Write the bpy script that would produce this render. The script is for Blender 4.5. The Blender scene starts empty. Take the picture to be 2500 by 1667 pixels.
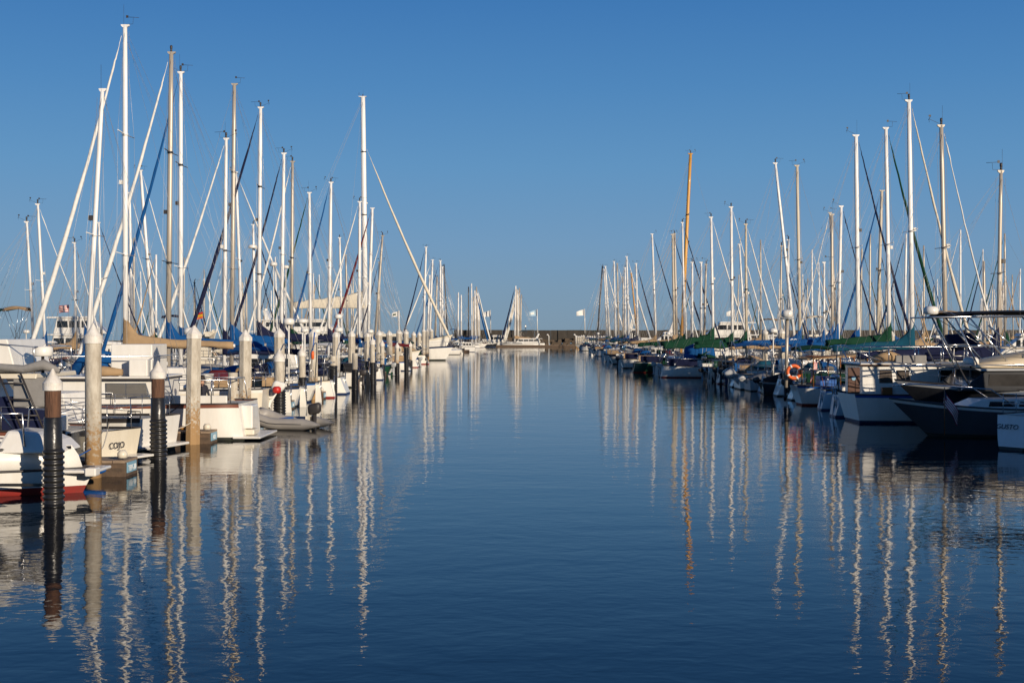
import bpy, bmesh, math, random
from mathutils import Vector, Matrix, noise
R = math.radians
random.seed(7)
sc = bpy.context.scene
C = sc.collection
# ------------------------------------------------------------------ camera, sky, sun, exposure
F = 3125.0          # focal length in pixels of the 2500 px wide photograph
H = 3.4             # eye height above the water
HY = 818.0          # horizon row
cam = bpy.data.cameras.new('camera')
cam.sensor_width = 36; cam.lens = 36 * F / 2500.0
cam.shift_y = -(833.5 - HY) / 2500.0
cam.clip_start = 0.1; cam.clip_end = 9000
camo = bpy.data.objects.new('camera', cam); C.objects.link(camo)
camo.location = (0, 0, H); camo.rotation_euler = (R(90), 0, 0)
sc.camera = camo

SUN_EL = R(13.0); SUN_AZ = R(143.0)     # azimuth clockwise from +Y
sun_dir = Vector((math.sin(SUN_AZ) * math.cos(SUN_EL), math.cos(SUN_AZ) * math.cos(SUN_EL), math.sin(SUN_EL)))
w = bpy.data.worlds.new('World'); sc.world = w; w.use_nodes = True
nt = w.node_tree; nt.nodes.clear()
sky = nt.nodes.new('ShaderNodeTexSky'); sky.sky_type = 'NISHITA'; sky.sun_disc = False
sky.sun_elevation = SUN_EL; sky.sun_rotation = SUN_AZ
sky.air_density = 1.0; sky.dust_density = 0.25; sky.ozone_density = 3.2
hsv = nt.nodes.new('ShaderNodeMix'); hsv.data_type = 'RGBA'; hsv.inputs['Factor'].default_value = 0.92
# sea haze: the clear marine air greys the low sky, so the sky texture is toned by height above the horizon
tcw = nt.nodes.new('ShaderNodeTexCoord'); spw = nt.nodes.new('ShaderNodeSeparateXYZ'); rpw = nt.nodes.new('ShaderNodeValToRGB')
nt.links.new(tcw.outputs['Generated'], spw.inputs[0]); nt.links.new(spw.outputs['Z'], rpw.inputs[0])
els = rpw.color_ramp.elements
for p_, c_ in ((0.0, (.185, .297, .415)), (.035, (.172, .300, .455)), (.07, (.152, .302, .505)), (.13, (.108, .282, .525)), (.19, (.070, .232, .500)), (.255, (.042, .180, .455)), (.5, (.011, .062, .21)), (1.0, (.006, .035, .14))):
    e_ = els[0] if p_ == 0 else (els[-1] if p_ == 1 else els.new(p_)); e_.color = (*[v * 1.0 for v in c_], 1)
gn = nt.nodes.new('ShaderNodeMix'); gn.data_type = 'RGBA'; gn.blend_type = 'MULTIPLY'; gn.inputs['Factor'].default_value = 1; gn.inputs['B'].default_value = (10, 10, 10, 1)
nt.links.new(rpw.outputs[0], gn.inputs['A']); nt.links.new(gn.outputs['Result'], hsv.inputs['B'])
bg = nt.nodes.new('ShaderNodeBackground'); bg.inputs['Strength'].default_value = 0.10
out = nt.nodes.new('ShaderNodeOutputWorld')
nt.links.new(sky.outputs[0], hsv.inputs['A']); nt.links.new(hsv.outputs['Result'], bg.inputs[0]); nt.links.new(bg.outputs[0], out.inputs[0])
sl = bpy.data.lights.new('sun', 'SUN'); sl.energy = 4.8; sl.angle = R(0.6); sl.color = (1.0, 0.86, 0.68)
so = bpy.data.objects.new('sun', sl); C.objects.link(so)
so.rotation_euler = sun_dir.to_track_quat('Z', 'Y').to_euler()
so.location = sun_dir * 100
vs = sc.view_settings; vs.view_transform = 'Standard'; vs.look = 'None'; vs.gamma = 1; vs.exposure = 0.0; vs.use_curve_mapping = False
sc.cycles.max_bounces = 6; sc.cycles.glossy_bounces = 3; sc.cycles.diffuse_bounces = 2
sc.cycles.transparent_max_bounces = 4; sc.cycles.caustics_reflective = False; sc.cycles.caustics_refractive = False

def WX(px, Y): return (px - 1250.0) * Y / F
def WZ(py, Y): return H + (HY - py) * Y / F

# ------------------------------------------------------------------ materials
_m = {}
def mat(name, col, rough=0.5, metal=0.0, var=0.0, vscale=3.0, stretch=(1, 1, 1), col2=None, bump=0.0, bscale=20.0, coat=0.0, bstretch=(1, 1, 1), spec=0.5):
    if name in _m: return _m[name]
    m = bpy.data.materials.new(name); m.use_nodes = True; _m[name] = m
    n = m.node_tree.nodes; l = m.node_tree.links; b = n['Principled BSDF']
    b.inputs['Base Color'].default_value = (*col, 1); b.inputs['Roughness'].default_value = rough
    b.inputs['Metallic'].default_value = metal; b.inputs['Specular IOR Level'].default_value = spec
    if coat: b.inputs['Coat Weight'].default_value = coat; b.inputs['Coat Roughness'].default_value = 0.08
    tc = n.new('ShaderNodeTexCoord')
    if var > 0:
        mp = n.new('ShaderNodeMapping'); mp.inputs['Scale'].default_value = stretch
        ns = n.new('ShaderNodeTexNoise'); ns.inputs['Scale'].default_value = vscale; ns.inputs['Detail'].default_value = 6; ns.inputs['Roughness'].default_value = 0.65
        rp = n.new('ShaderNodeValToRGB'); rp.color_ramp.elements[0].position = 0.35; rp.color_ramp.elements[1].position = 0.7
        mx = n.new('ShaderNodeMix'); mx.data_type = 'RGBA'
        c2 = col2 or tuple(c * 0.55 for c in col)
        ml = n.new('ShaderNodeMath'); ml.operation = 'MULTIPLY'; ml.inputs[1].default_value = var
        l.new(tc.outputs['Object'], mp.inputs[0]); l.new(mp.outputs[0], ns.inputs['Vector']); l.new(ns.outputs['Fac'], rp.inputs[0])
        l.new(rp.outputs[0], ml.inputs[0]); l.new(ml.outputs[0], mx.inputs['Factor'])
        mx.inputs['A'].default_value = (*col, 1); mx.inputs['B'].default_value = (*c2, 1)
        l.new(mx.outputs['Result'], b.inputs['Base Color'])
    if bump > 0:
        mp2 = n.new('ShaderNodeMapping'); mp2.inputs['Scale'].default_value = bstretch
        n2 = n.new('ShaderNodeTexNoise'); n2.inputs['Scale'].default_value = bscale; n2.inputs['Detail'].default_value = 5
        bp = n.new('ShaderNodeBump'); bp.inputs['Strength'].default_value = bump; bp.inputs['Distance'].default_value = 0.05
        l.new(tc.outputs['Object'], mp2.inputs[0]); l.new(mp2.outputs[0], n2.inputs['Vector']); l.new(n2.outputs['Fac'], bp.inputs['Height']); l.new(bp.outputs[0], b.inputs['Normal'])
    return m

GEL = mat('gelcoat_white', (0.80, 0.775, 0.72), 0.28, var=0.35, vscale=2.2, stretch=(1.5, 1.5, 0.35), col2=(0.60, 0.54, 0.44), coat=0.3)
GEL2 = mat('gelcoat_cream', (0.72, 0.66, 0.54), 0.35, var=0.4, vscale=1.8, stretch=(1.3, 1.3, 0.4), col2=(0.52, 0.45, 0.33))
GELG = mat('gelcoat_grey', (0.42, 0.43, 0.43), 0.35, var=0.3, vscale=2)
HDARK = mat('hull_black', (0.015, 0.017, 0.022), 0.22, var=0.3, vscale=3, col2=(0.05, 0.05, 0.05), coat=0.3)
HNAVY = mat('hull_navy', (0.012, 0.03, 0.09), 0.25, var=0.2, coat=0.3)
HGREEN = mat('hull_green', (0.012, 0.06, 0.035), 0.35, var=0.3)
HBLUE = mat('hull_light_blue', (0.25, 0.42, 0.52), 0.35, var=0.3, col2=(0.38, 0.48, 0.52))
DECK = mat('deck_nonskid', (0.62, 0.59, 0.52), 0.7, var=0.5, vscale=2.5, col2=(0.42, 0.38, 0.3), bump=0.2, bscale=90)
BOTR = mat('bottom_paint_red', (0.27, 0.018, 0.014), 0.55, var=0.6, vscale=4, col2=(0.14, 0.03, 0.02))
BOTB = mat('bottom_paint_blue', (0.01, 0.03, 0.10), 0.55, var=0.5, vscale=4)
BOTK = mat('bottom_paint_black', (0.02, 0.022, 0.022), 0.6, var=0.5, vscale=4, col2=(0.05, 0.06, 0.03))
ALUW = mat('mast_paint_white', (0.85, 0.84, 0.82), 0.35, var=0.5, vscale=1.4, stretch=(3, 3, 0.6), col2=(0.62, 0.57, 0.49))
ALU = mat('mast_bare_aluminium', (0.50, 0.44, 0.36), 0.42, metal=0.25, var=0.5, vscale=1.5, stretch=(3, 3, 0.5), col2=(0.36, 0.31, 0.25))
TANM = mat('mast_tan', (0.60, 0.52, 0.40), 0.45, var=0.5, vscale=1.5, stretch=(3, 3, 0.5), col2=(0.42, 0.36, 0.27))
YELM = mat('mast_varnished_spruce', (0.66, 0.33, 0.05), 0.35, var=0.5, vscale=2, stretch=(3, 3, 0.4), col2=(0.45, 0.2, 0.03), coat=0.4)
BLKM = mat('mast_black', (0.03, 0.03, 0.035), 0.35, var=0.3)
STEEL = mat('stainless_steel', (0.55, 0.55, 0.55), 0.22, metal=0.9, var=0.2)
WIRE = mat('rigging_wire', (0.50, 0.48, 0.46), 0.4, metal=0.4, var=0.2)
FIT = mat('dark_fittings', (0.04, 0.035, 0.035), 0.5, var=0.3)
GLASS = mat('tinted_glass', (0.012, 0.014, 0.017), 0.06, var=0.25, vscale=1.2, col2=(0.05, 0.05, 0.05), spec=0.8)
CURT = mat('curtained_window', (0.16, 0.15, 0.135), 0.25, var=0.8, vscale=4, stretch=(.3, 1, 9), col2=(0.12, 0.115, 0.105), coat=0.6)
def canvas(name, c): return mat('canvas_' + name, c, 0.85, var=0.45, vscale=2.5, col2=tuple(x * 0.6 + 0.01 for x in c), bump=0.6, bscale=3.5, bstretch=(1, 1, 1.6), spec=0.2)
CV = {'blue': canvas('blue', (0.003, 0.075, 0.25)), 'navy': canvas('navy', (0.008, 0.012, 0.045)), 'tan': canvas('tan', (0.40, 0.27, 0.15)),
      'green': canvas('green', (0.004, 0.045, 0.022)), 'teal': canvas('teal', (0.003, 0.065, 0.11)), 'maroon': canvas('maroon', (0.12, 0.012, 0.018)),
      'cream': canvas('cream', (0.74, 0.66, 0.52)), 'white': canvas('white', (0.80, 0.78, 0.73)), 'grey': canvas('grey', (0.26, 0.25, 0.24)),
      'black': canvas('black', (0.014, 0.014, 0.018))}
TEAK = mat('varnished_teak', (0.28, 0.11, 0.035), 0.35, var=0.5, vscale=6, stretch=(1, 1, 6), coat=0.4)
BROWN = mat('brown_stripe_paint', (0.20, 0.07, 0.045), 0.4, var=0.3)
RUBB = mat('black_rubber', (0.012, 0.012, 0.013), 0.30, var=0.5, vscale=5, col2=(0.04, 0.038, 0.035), bump=0.15, bscale=12)
WOODP = mat('creosoted_wood', (0.16, 0.075, 0.04), 0.8, var=0.8, vscale=5, stretch=(5, 5, 0.35), col2=(0.05, 0.026, 0.018), bump=0.8, bscale=8, bstretch=(6, 6, 0.5))
PLANK = mat('dock_planks', (0.34, 0.25, 0.17), 0.85, var=0.7, vscale=3, stretch=(1, 5, 5), col2=(0.16, 0.11, 0.08), bump=0.5, bscale=10)
DOCKS = mat('dock_side_timber', (0.13, 0.085, 0.055), 0.9, var=0.8, vscale=3, stretch=(0.6, 1, 4), col2=(0.04, 0.032, 0.026), bump=0.5, bscale=8)
CAPW = mat('pile_cap_white', (0.78, 0.75, 0.70), 0.55, var=0.75, vscale=3.2, col2=(0.42, 0.36, 0.27), bump=.2, bscale=25)
ORG = mat('orange_plastic', (0.75, 0.13, 0.02), 0.45, var=0.2)
ORGC = mat('amber_roller', (0.65, 0.28, 0.05), 0.5, var=0.3)
REDP = mat('red_paint', (0.5, 0.02, 0.015), 0.45, var=0.2)
YELP = mat('yellow_paint', (0.7, 0.42, 0.02), 0.5, var=0.2)
BLUP = mat('blue_vinyl', (0.01, 0.10, 0.38), 0.4, var=0.2)
SIGNB = mat('sign_pale_blue', (0.22, 0.42, 0.55), 0.5, var=0.3)
LETW = mat('letter_white', (0.8, 0.8, 0.78), 0.5)
LETK = mat('letter_dark', (0.02, 0.02, 0.03), 0.5)
HYP = mat('inflatable_grey', (0.36, 0.335, 0.305), 0.5, var=0.4, vscale=3, col2=(0.25, 0.23, 0.21))
HYPD = mat('inflatable_dark', (0.07, 0.07, 0.075), 0.5, var=0.3)
SKIN = mat('skin', (0.45, 0.25, 0.16), 0.6, var=0.1)
SHIRT = mat('dark_shirt', (0.02, 0.02, 0.03), 0.8, var=0.2)
TROU = mat('dark_trousers', (0.03, 0.035, 0.05), 0.8, var=0.2)
HAIR = mat('dark_hair', (0.02, 0.012, 0.01), 0.7, var=0.2)

def concrete_pile_mat():
    m = bpy.data.materials.new('weathered_concrete'); m.use_nodes = True
    n = m.node_tree.nodes; l = m.node_tree.links; b = n['Principled BSDF']; b.inputs['Roughness'].default_value = 0.85
    tc = n.new('ShaderNodeTexCoord')
    n1 = n.new('ShaderNodeTexNoise'); n1.inputs['Scale'].default_value = 2.2; n1.inputs['Detail'].default_value = 8; n1.inputs['Roughness'].default_value = 0.7
    mp = n.new('ShaderNodeMapping'); mp.inputs['Scale'].default_value = (2.5, 2.5, 0.7)
    l.new(tc.outputs['Object'], mp.inputs[0]); l.new(mp.outputs[0], n1.inputs['Vector'])
    r1 = n.new('ShaderNodeValToRGB'); e = r1.color_ramp.elements
    e[0].position = 0.3; e[0].color = (0.30, 0.25, 0.185, 1); e[1].position = 0.62; e[1].color = (0.58, 0.53, 0.44, 1)
    l.new(n1.outputs['Fac'], r1.inputs[0])
    # speckled growth and rust near the waterline: a stain with its own ragged edge
    sep = n.new('ShaderNodeSeparateXYZ'); l.new(tc.outputs['Object'], sep.inputs[0])
    n2 = n.new('ShaderNodeTexNoise'); n2.inputs['Scale'].default_value = 14; n2.inputs['Detail'].default_value = 6
    l.new(tc.outputs['Object'], n2.inputs['Vector'])
    mr = n.new('ShaderNodeMapRange'); mr.inputs[1].default_value = 0.2; mr.inputs[2].default_value = 1.9; mr.inputs[3].default_value = 0.34; mr.inputs[4].default_value = -0.15
    l.new(sep.outputs['Z'], mr.inputs[0])
    ad = n.new('ShaderNodeMath'); ad.operation = 'ADD'; l.new(n2.outputs['Fac'], ad.inputs[0]); l.new(mr.outputs[0], ad.inputs[1])
    r2 = n.new('ShaderNodeValToRGB'); r2.color_ramp.elements[0].position = 0.52; r2.color_ramp.elements[1].position = 0.72
    l.new(ad.outputs[0], r2.inputs[0])
    mx = n.new('ShaderNodeMix'); mx.data_type = 'RGBA'; l.new(r2.outputs[0], mx.inputs['Factor'])
    l.new(r1.outputs[0], mx.inputs['A']); mx.inputs['B'].default_value = (0.36, 0.22, 0.10, 1)
    l.new(mx.outputs['Result'], b.inputs['Base Color'])
    bp = n.new('ShaderNodeBump'); bp.inputs['Strength'].default_value = 0.5; bp.inputs['Distance'].default_value = 0.02
    l.new(n2.outputs['Fac'], bp.inputs['Height']); l.new(bp.outputs[0], b.inputs['Normal'])
    return m
CONC = concrete_pile_mat()

# ------------------------------------------------------------------ mesh helper
class MB:
    def __init__(s): s.v = []; s.f = []; s.m = []; s.sm = []
    def add(s, vs, fs, mi=0, smooth=False):
        o = len(s.v); s.v += [tuple(v) for v in vs]
        for f in fs:
            s.f.append([i + o for i in f]); s.m.append(mi); s.sm.append(smooth)
        return s
    def box(s, x0, x1, y0, y1, z0, z1, mi=0):
        vs = [(x, y, z) for z in (z0, z1) for y in (y0, y1) for x in (x0, x1)]
        return s.add(vs, [(0, 2, 3, 1), (4, 5, 7, 6), (0, 1, 5, 4), (2, 6, 7, 3), (0, 4, 6, 2), (1, 3, 7, 5)], mi)
    def tube(s, pts, r, n=6, mi=0, ry=None, cap=True, smooth=True):
        """pts: points; r: radius or list; ry: optional second radius factor"""
        pts = [Vector(p) for p in pts]; rs = r if isinstance(r, (list, tuple)) else [r] * len(pts)
        rings = []
        for i, p in enumerate(pts):
            d = (pts[min(i + 1, len(pts) - 1)] - pts[max(i - 1, 0)]).normalized()
            up = Vector((0, 1, 0)) if abs(d.y) < 0.9 else Vector((0, 0, 1))
            a = d.cross(up).normalized(); b = a.cross(d).normalized()
            k = ry or 1.0
            rings.append([p + a * rs[i] * math.cos(2 * math.pi * j / n) + b * rs[i] * k * math.sin(2 * math.pi * j / n) for j in range(n)])
        return s.loft(rings, mi, cap, smooth)
    def loft(s, rings, mi=0, cap=True, smooth=True, closed=True):
        n = len(rings[0]); vs = [v for r in rings for v in r]; fs = []
        for i in range(len(rings) - 1):
            for j in range(n if closed else n - 1):
                k = (j + 1) % n
                fs.append((i * n + j, i * n + k, (i + 1) * n + k, (i + 1) * n + j))
        s.add(vs, fs, mi, smooth)
        if cap and closed:
            o = len(s.v) - len(vs)
            s.f.append([o + j for j in reversed(range(n))]); s.m.append(mi); s.sm.append(False)
            s.f.append([o + (len(rings) - 1) * n + j for j in range(n)]); s.m.append(mi); s.sm.append(False)
        return s
    def lathe(s, prof, n=16, mi=0, c=(0, 0, 0), smooth=True, rot=0.0):
        rings = [[(c[0] + r * math.cos(2 * math.pi * j / n + rot), c[1] + r * math.sin(2 * math.pi * j / n + rot), c[2] + z) for j in range(n)] for r, z in prof]
        return s.loft(rings, mi, True, smooth)
    def prism(s, poly, y0, y1, mi=0, inset=0.0):
        """side-view polygon (x,z), extruded across y; inset narrows the top"""
        n = len(poly); zs = [p[1] for p in poly]; z0 = min(zs); z1 = max(zs) if max(zs) > z0 else z0 + 1
        vs = [(x, y0 + inset * (z - z0) / (z1 - z0), z) for x, z in poly] + [(x, y1 - inset * (z - z0) / (z1 - z0), z) for x, z in poly]
        fs = [tuple(range(n)), tuple(reversed(range(n, 2 * n)))] + [(i, i + n, (i + 1) % n + n, (i + 1) % n) for i in range(n)]
        return s.add(vs, fs, mi)
    def sheet(s, g, mi=0, smooth=True, th=0.0):
        """grid of points; th gives it thickness along z"""
        nu, nv = len(g), len(g[0]); vs = [p for r in g for p in r]
        fs = [(i * nv + j, i * nv + j + 1, (i + 1) * nv + j + 1, (i + 1) * nv + j) for i in range(nu - 1) for j in range(nv - 1)]
        s.add(vs, fs, mi, smooth)
        if th:
            s.add([(p[0], p[1], p[2] - th) for p in vs], [tuple(reversed(f)) for f in fs], mi, smooth)
        return s
    def build(s, name, mats, parent=None, loc=None, bevel=0.0, **tags):
        me = bpy.data.meshes.new(name); me.from_pydata(s.v, [], s.f); me.update()
        if not isinstance(mats, (list, tuple)): mats = [mats]
        for m in mats: me.materials.append(m)
        me.polygons.foreach_set('material_index', s.m); me.polygons.foreach_set('use_smooth', s.sm)
        bm = bmesh.new(); bm.from_mesh(me); bmesh.ops.recalc_face_normals(bm, faces=bm.faces)
        bm.to_mesh(me); bm.free()
        o = bpy.data.objects.new(name, me); C.objects.link(o)
        if parent: o.parent = parent
        if loc: o.location = loc
        if bevel:
            md = o.modifiers.new('bevel', 'BEVEL'); md.width = bevel; md.segments = 2; md.limit_method = 'ANGLE'; md.angle_limit = R(40)
        for k, v in tags.items(): o[k] = v
        return o

def thing(name, label, cat, loc=(0, 0, 0), rz=0.0, group=None):
    o = bpy.data.objects.new(name, None); C.objects.link(o); o.empty_display_size = 0.3
    o.location = loc; o.rotation_euler = (0, 0, rz); o['label'] = label; o['category'] = cat
    if group: o['group'] = group
    return o
def tag(o, label, cat, group=None):
    o['label'] = label; o['category'] = cat
    if group: o['group'] = group
    return o
def dup(root, loc, label, rz=None, group=None):
    r = root.copy(); C.objects.link(r); r.location = loc; r['label'] = label
    if rz is not None: r.rotation_euler = (0, 0, rz)
    if group: r['group'] = group
    for ch in list(root.children):
        c = ch.copy(); C.objects.link(c); c.parent = r
        for g in ch.children:
            d = g.copy(); C.objects.link(d); d.parent = c
    return r
def text(name, body, size, m, parent, loc, rot, depth=0.004, sx=1.0):
    cu = bpy.data.curves.new(name, 'FONT'); cu.body = body; cu.size = size; cu.extrude = depth; cu.align_x = 'CENTER'; cu.align_y = 'CENTER'
    t = bpy.data.objects.new(name + '_tmp', cu); C.objects.link(t)
    bpy.context.view_layer.update()
    me = bpy.data.meshes.new_from_object(t.evaluated_get(bpy.context.evaluated_depsgraph_get())); C.objects.unlink(t); bpy.data.objects.remove(t)
    me.materials.clear(); me.materials.append(m)
    o = bpy.data.objects.new(name, me); C.objects.link(o); o.parent = parent; o.location = loc; o.rotation_euler = rot; o.scale = (sx, 1, 1)
    return o

# ------------------------------------------------------------------ water, breakwater, quay
def water_mat():
    m = bpy.data.materials.new('harbour_water'); m.use_nodes = True
    n = m.node_tree.nodes; l = m.node_tree.links; b = n['Principled BSDF']
    b.inputs['Base Color'].default_value = (0.0010, 0.0045, 0.010, 1); b.inputs['Roughness'].default_value = 0.015
    b.inputs['IOR'].default_value = 1.30
    tc = n.new('ShaderNodeTexCoord')
    def ns(scale, st, det=2.0, dist=0.0, off=(0, 0, 0)):
        mp = n.new('ShaderNodeMapping'); mp.inputs['Scale'].default_value = st; mp.inputs['Location'].default_value = off
        t = n.new('ShaderNodeTexNoise'); t.inputs['Scale'].default_value = scale; t.inputs['Detail'].default_value = det; t.inputs['Distortion'].default_value = dist
        l.new(tc.outputs['Object'], mp.inputs[0]); l.new(mp.outputs[0], t.inputs['Vector']); return t
    def mth(op, a, bb):
        q = n.new('ShaderNodeMath'); q.operation = op
        for i, x in enumerate((a, bb)):
            if isinstance(x, float): q.inputs[i].default_value = x
            else: l.new(x, q.inputs[i])
        return q.outputs[0]
    swell = ns(0.55, (0.5, 1.0, 1), 1.0)
    chop = ns(2.3, (0.75, 1.0, 1), 2.0, 0.3)
    fine = ns(9.0, (0.7, 1.0, 1), 2.0, 0.2)
    patch = ns(0.035, (0.35, 1.0, 1), 3.0, 0.6, (3, 1, 0))
    rp = n.new('ShaderNodeValToRGB'); rp.color_ramp.elements[0].position = 0.42; rp.color_ramp.elements[1].position = 0.62
    rp.color_ramp.elements[0].color = (0.35, 0.35, 0.35, 1); l.new(patch.outputs['Fac'], rp.inputs[0])
    h = mth('ADD', mth('MULTIPLY', swell.outputs['Fac'], WAVE[0]), mth('MULTIPLY', chop.outputs['Fac'], WAVE[1]))
    h = mth('ADD', h, mth('MULTIPLY', mth('MULTIPLY', fine.outputs['Fac'], WAVE[2]), rp.outputs[0]))
    bp = n.new('ShaderNodeBump'); bp.inputs['Strength'].default_value = 1.0; bp.inputs['Distance'].default_value = 1.0
    l.new(h, bp.inputs['Height']); l.new(bp.outputs[0], b.inputs['Normal'])
    return m
WAVE = (0.012, 0.0062, 0.0019)
wm = MB(); wm.add([(-3500, -60, 0), (3500, -60, 0), (3500, 7000, 0), (-3500, 7000, 0)], [(0, 1, 2, 3)])
wo = wm.build('water', water_mat()); wo['kind'] = 'structure'
# ------------------------------------------------------------------ hulls and fittings
def sect(s, L, B, fs, fm, fb, tw):
    if s < 0.45: b = B / 2 * (tw + (1 - tw) * math.sin(math.pi / 2 * s / 0.45))
    else: b = B / 2 * max(0.0, math.cos(math.pi / 2 * ((s - 0.45) / 0.55) ** 1.25)) ** 0.9
    zs = fm + (fb - fm) * max(0, (s - 0.35) / 0.65) ** 1.8 + (fs - fm) * max(0, (0.35 - s) / 0.35) ** 1.6
    return max(b, 0.015), zs
def hull_pt(s, u, side, P):
    """u 0 at waterline .. 1 at the sheer"""
    b, zs = sect(s, P['L'], P['B'], P['fs'], P['fm'], P['fb'], P['tw'])
    fl = P.get('flare', 0.12) + P.get('bflare', 0.35) * s ** 2.5
    x = -P['L'] / 2 + s * P['L'] - P['rake'] * (1 - u) * s ** 5 + P['trake'] * (1 - u) * (1 - s) ** 6
    return Vector((x, side * b * (1 - fl + fl * u ** 0.7), zs * u))
def make_hull(root, P, top, bot, stripe=None, n=18, deckm=None, railm=None):
    rings = []; us = [0.0, 0.09, 0.3, 0.55, 0.78, 0.9, 1.0]
    S = [i / (n - 1) for i in range(n)]; S = [x ** 0.9 for x in S]
    def low(s, k, d, side):
        p = hull_pt(s, 0, side, P); return Vector((p.x, p.y * k, -d))
    mb = MB()
    for s in S:
        r = [hull_pt(s, u, 1, P) for u in reversed(us)] + [low(s, 0.8, 0.18, 1), low(s, 0.3, 0.42, 1), low(s, 0.3, 0.42, -1), low(s, 0.8, 0.18, -1)] + [hull_pt(s, u, -1, P) for u in us]
        rings.append(r)
    nn = len(rings[0]); k = len(us)
    vs = [v for r in rings for v in r]
    def mi(j):
        jj = min(j, nn - 2 - j)        # 0 = sheer band
        return 2 if jj == 0 else (1 if jj < P.get('boot', 5) else 0)
    for j in range(nn - 1):
        mb.add([], [])
    mb.v = [tuple(v) for v in vs]
    for i in range(n - 1):
        for j in range(nn - 1):
            mb.f.append([i * nn + j, i * nn + j + 1, (i + 1) * nn + j + 1, (i + 1) * nn + j]); mb.m.append(mi(j)); mb.sm.append(True)
    # transom
    for j in range(nn // 2):
        a, b2 = j, nn - 1 - j
        if b2 - a > 1:
            mb.f.append([a, a + 1, b2 - 1, b2] if b2 - 1 != a + 1 else [a, a + 1, b2]); mb.m.append(mi(j) if mi(j) != 2 else 1); mb.sm.append(False)
    h = mb.build('hull', [bot, top, stripe or top], root)
    d = MB(); g = []
    for s in S:
        a = hull_pt(s, 0.97, 1, P); c = hull_pt(s, 0.97, -1, P)
        g.append([a, Vector((a.x, 0, a.z + 0.05)), c])
    d.sheet(g, 0, True); d.build('deck', deckm or DECK, root)
    t = MB()
    for sd in (1, -1):
        t.tube([hull_pt(s, 1.0, sd, P) + Vector((0, 0, 0.015)) for s in S], 0.028, 4)
    t.build('rub_rail', railm or FIT, root)
    return h
def deck_z(P, x):
    s = min(1, max(0, (x + P['L'] / 2) / P['L'])); return sect(s, P['L'], P['B'], P['fs'], P['fm'], P['fb'], P['tw'])
def make_rails(root, P, s0=0.02, s1=0.97, hgt=0.6, posts=7, pul=True, name='railing'):
    m = MB(); S = [s0 + (s1 - s0) * i / (posts - 1) for i in range(posts)]
    for sd in (1, -1):
        pts = [hull_pt(s, 1, sd, P) for s in S]
        pts = [Vector((p.x, p.y * 0.95, p.z)) for p in pts]
        for p in pts: m.tube([p, p + Vector((0, 0, hgt))], 0.014, 4)
        m.tube([p + Vector((0, 0, hgt)) for p in pts], 0.011, 4); m.tube([p + Vector((0, 0, hgt * 0.5)) for p in pts], 0.008, 3)
    if pul:
        a = hull_pt(s0, 1, 1, P); b = hull_pt(s0, 1, -1, P); z = Vector((0, 0, hgt))
        for q in (1.0, 0.55): m.tube([Vector((a.x, a.y * .95, a.z)) + z * q, Vector((b.x, b.y * .95, b.z)) + z * q], 0.014, 4)
        a = hull_pt(s1, 1, 1, P); b = hull_pt(s1, 1, -1, P); t = hull_pt(1, 1, 1, P)
        m.tube([a + z, Vector((t.x + 0.15, 0.12, t.z + hgt + 0.05)), Vector((t.x + 0.15, -0.12, t.z + hgt + 0.05)), b + z], 0.016, 4)
        m.tube([Vector((t.x + 0.1, 0, t.z + hgt)), Vector((t.x - 0.15, 0, t.z))], 0.014, 4)
    m.build(name, STEEL, root)
def add_windows(parent, x0, x1, z0, z1, y, n, m, slant=0.06, name='window', gap=0.12):
    wd = (x1 - x0 - gap * (n - 1)) / n
    for i in range(n):
        a = x0 + i * (wd + gap); b = a + wd
        for sd in (1, -1):
            mb = MB(); yy = sd * y
            q = [(a, z0), (b, z0), (b - slant, z1), (a + slant * 0.4, z1)]
            mb.prism(q, yy - 0.012, yy + 0.012, 0); mb.build(name, m, parent)
def add_outboard(parent, loc, s=1.0, m=FIT, tilt=0.0, name='outboard_motor'):
    mb = MB(); x, y, z = loc
    def T(px, pz): c, q = math.cos(tilt), math.sin(tilt); return (x + s * (px * c - pz * q), z + s * (px * q + pz * c))
    rings = []
    for pz, w, l in ((0.04, .10, .17), (.12, .15, .24), (.34, .16, .26), (.43, .14, .22), (.46, .09, .15)):
        r = []
        for j in range(14):
            a = 2 * math.pi * j / 14; ca = math.copysign(abs(math.cos(a)) ** .6, math.cos(a)); sa = math.copysign(abs(math.sin(a)) ** .6, math.sin(a)); X, Z = T(-0.12 + l * ca, pz - 0.035 * ca); r.append((X, y + s * w * sa, Z))
        rings.append(r)
    mb.loft(rings, 0)
    rings = []
    for pz, w, l in ((.06, .07, .09), (-.5, .045, .08), (-.62, .05, .1), (-.66, .16, .2), (-.68, .05, .1), (-.9, .04, .09)):
        r = []
        for j in range(8):
            a = 2 * math.pi * j / 8; X, Z = T(-0.12 + l * math.cos(a), pz); r.append((X, y + s * w * math.sin(a), Z))
        rings.append(r)
    mb.loft(rings, 0)
    X0, Z0 = T(0.0, -0.05); X1, Z1 = T(0.05, -0.4)
    mb.box(min(X0, X1) - .03, max(X0, X1) + .06, y - .12 * s, y + .12 * s, min(Z0, Z1), max(Z0, Z1), 0)
    return mb.build(name, m, parent)
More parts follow.
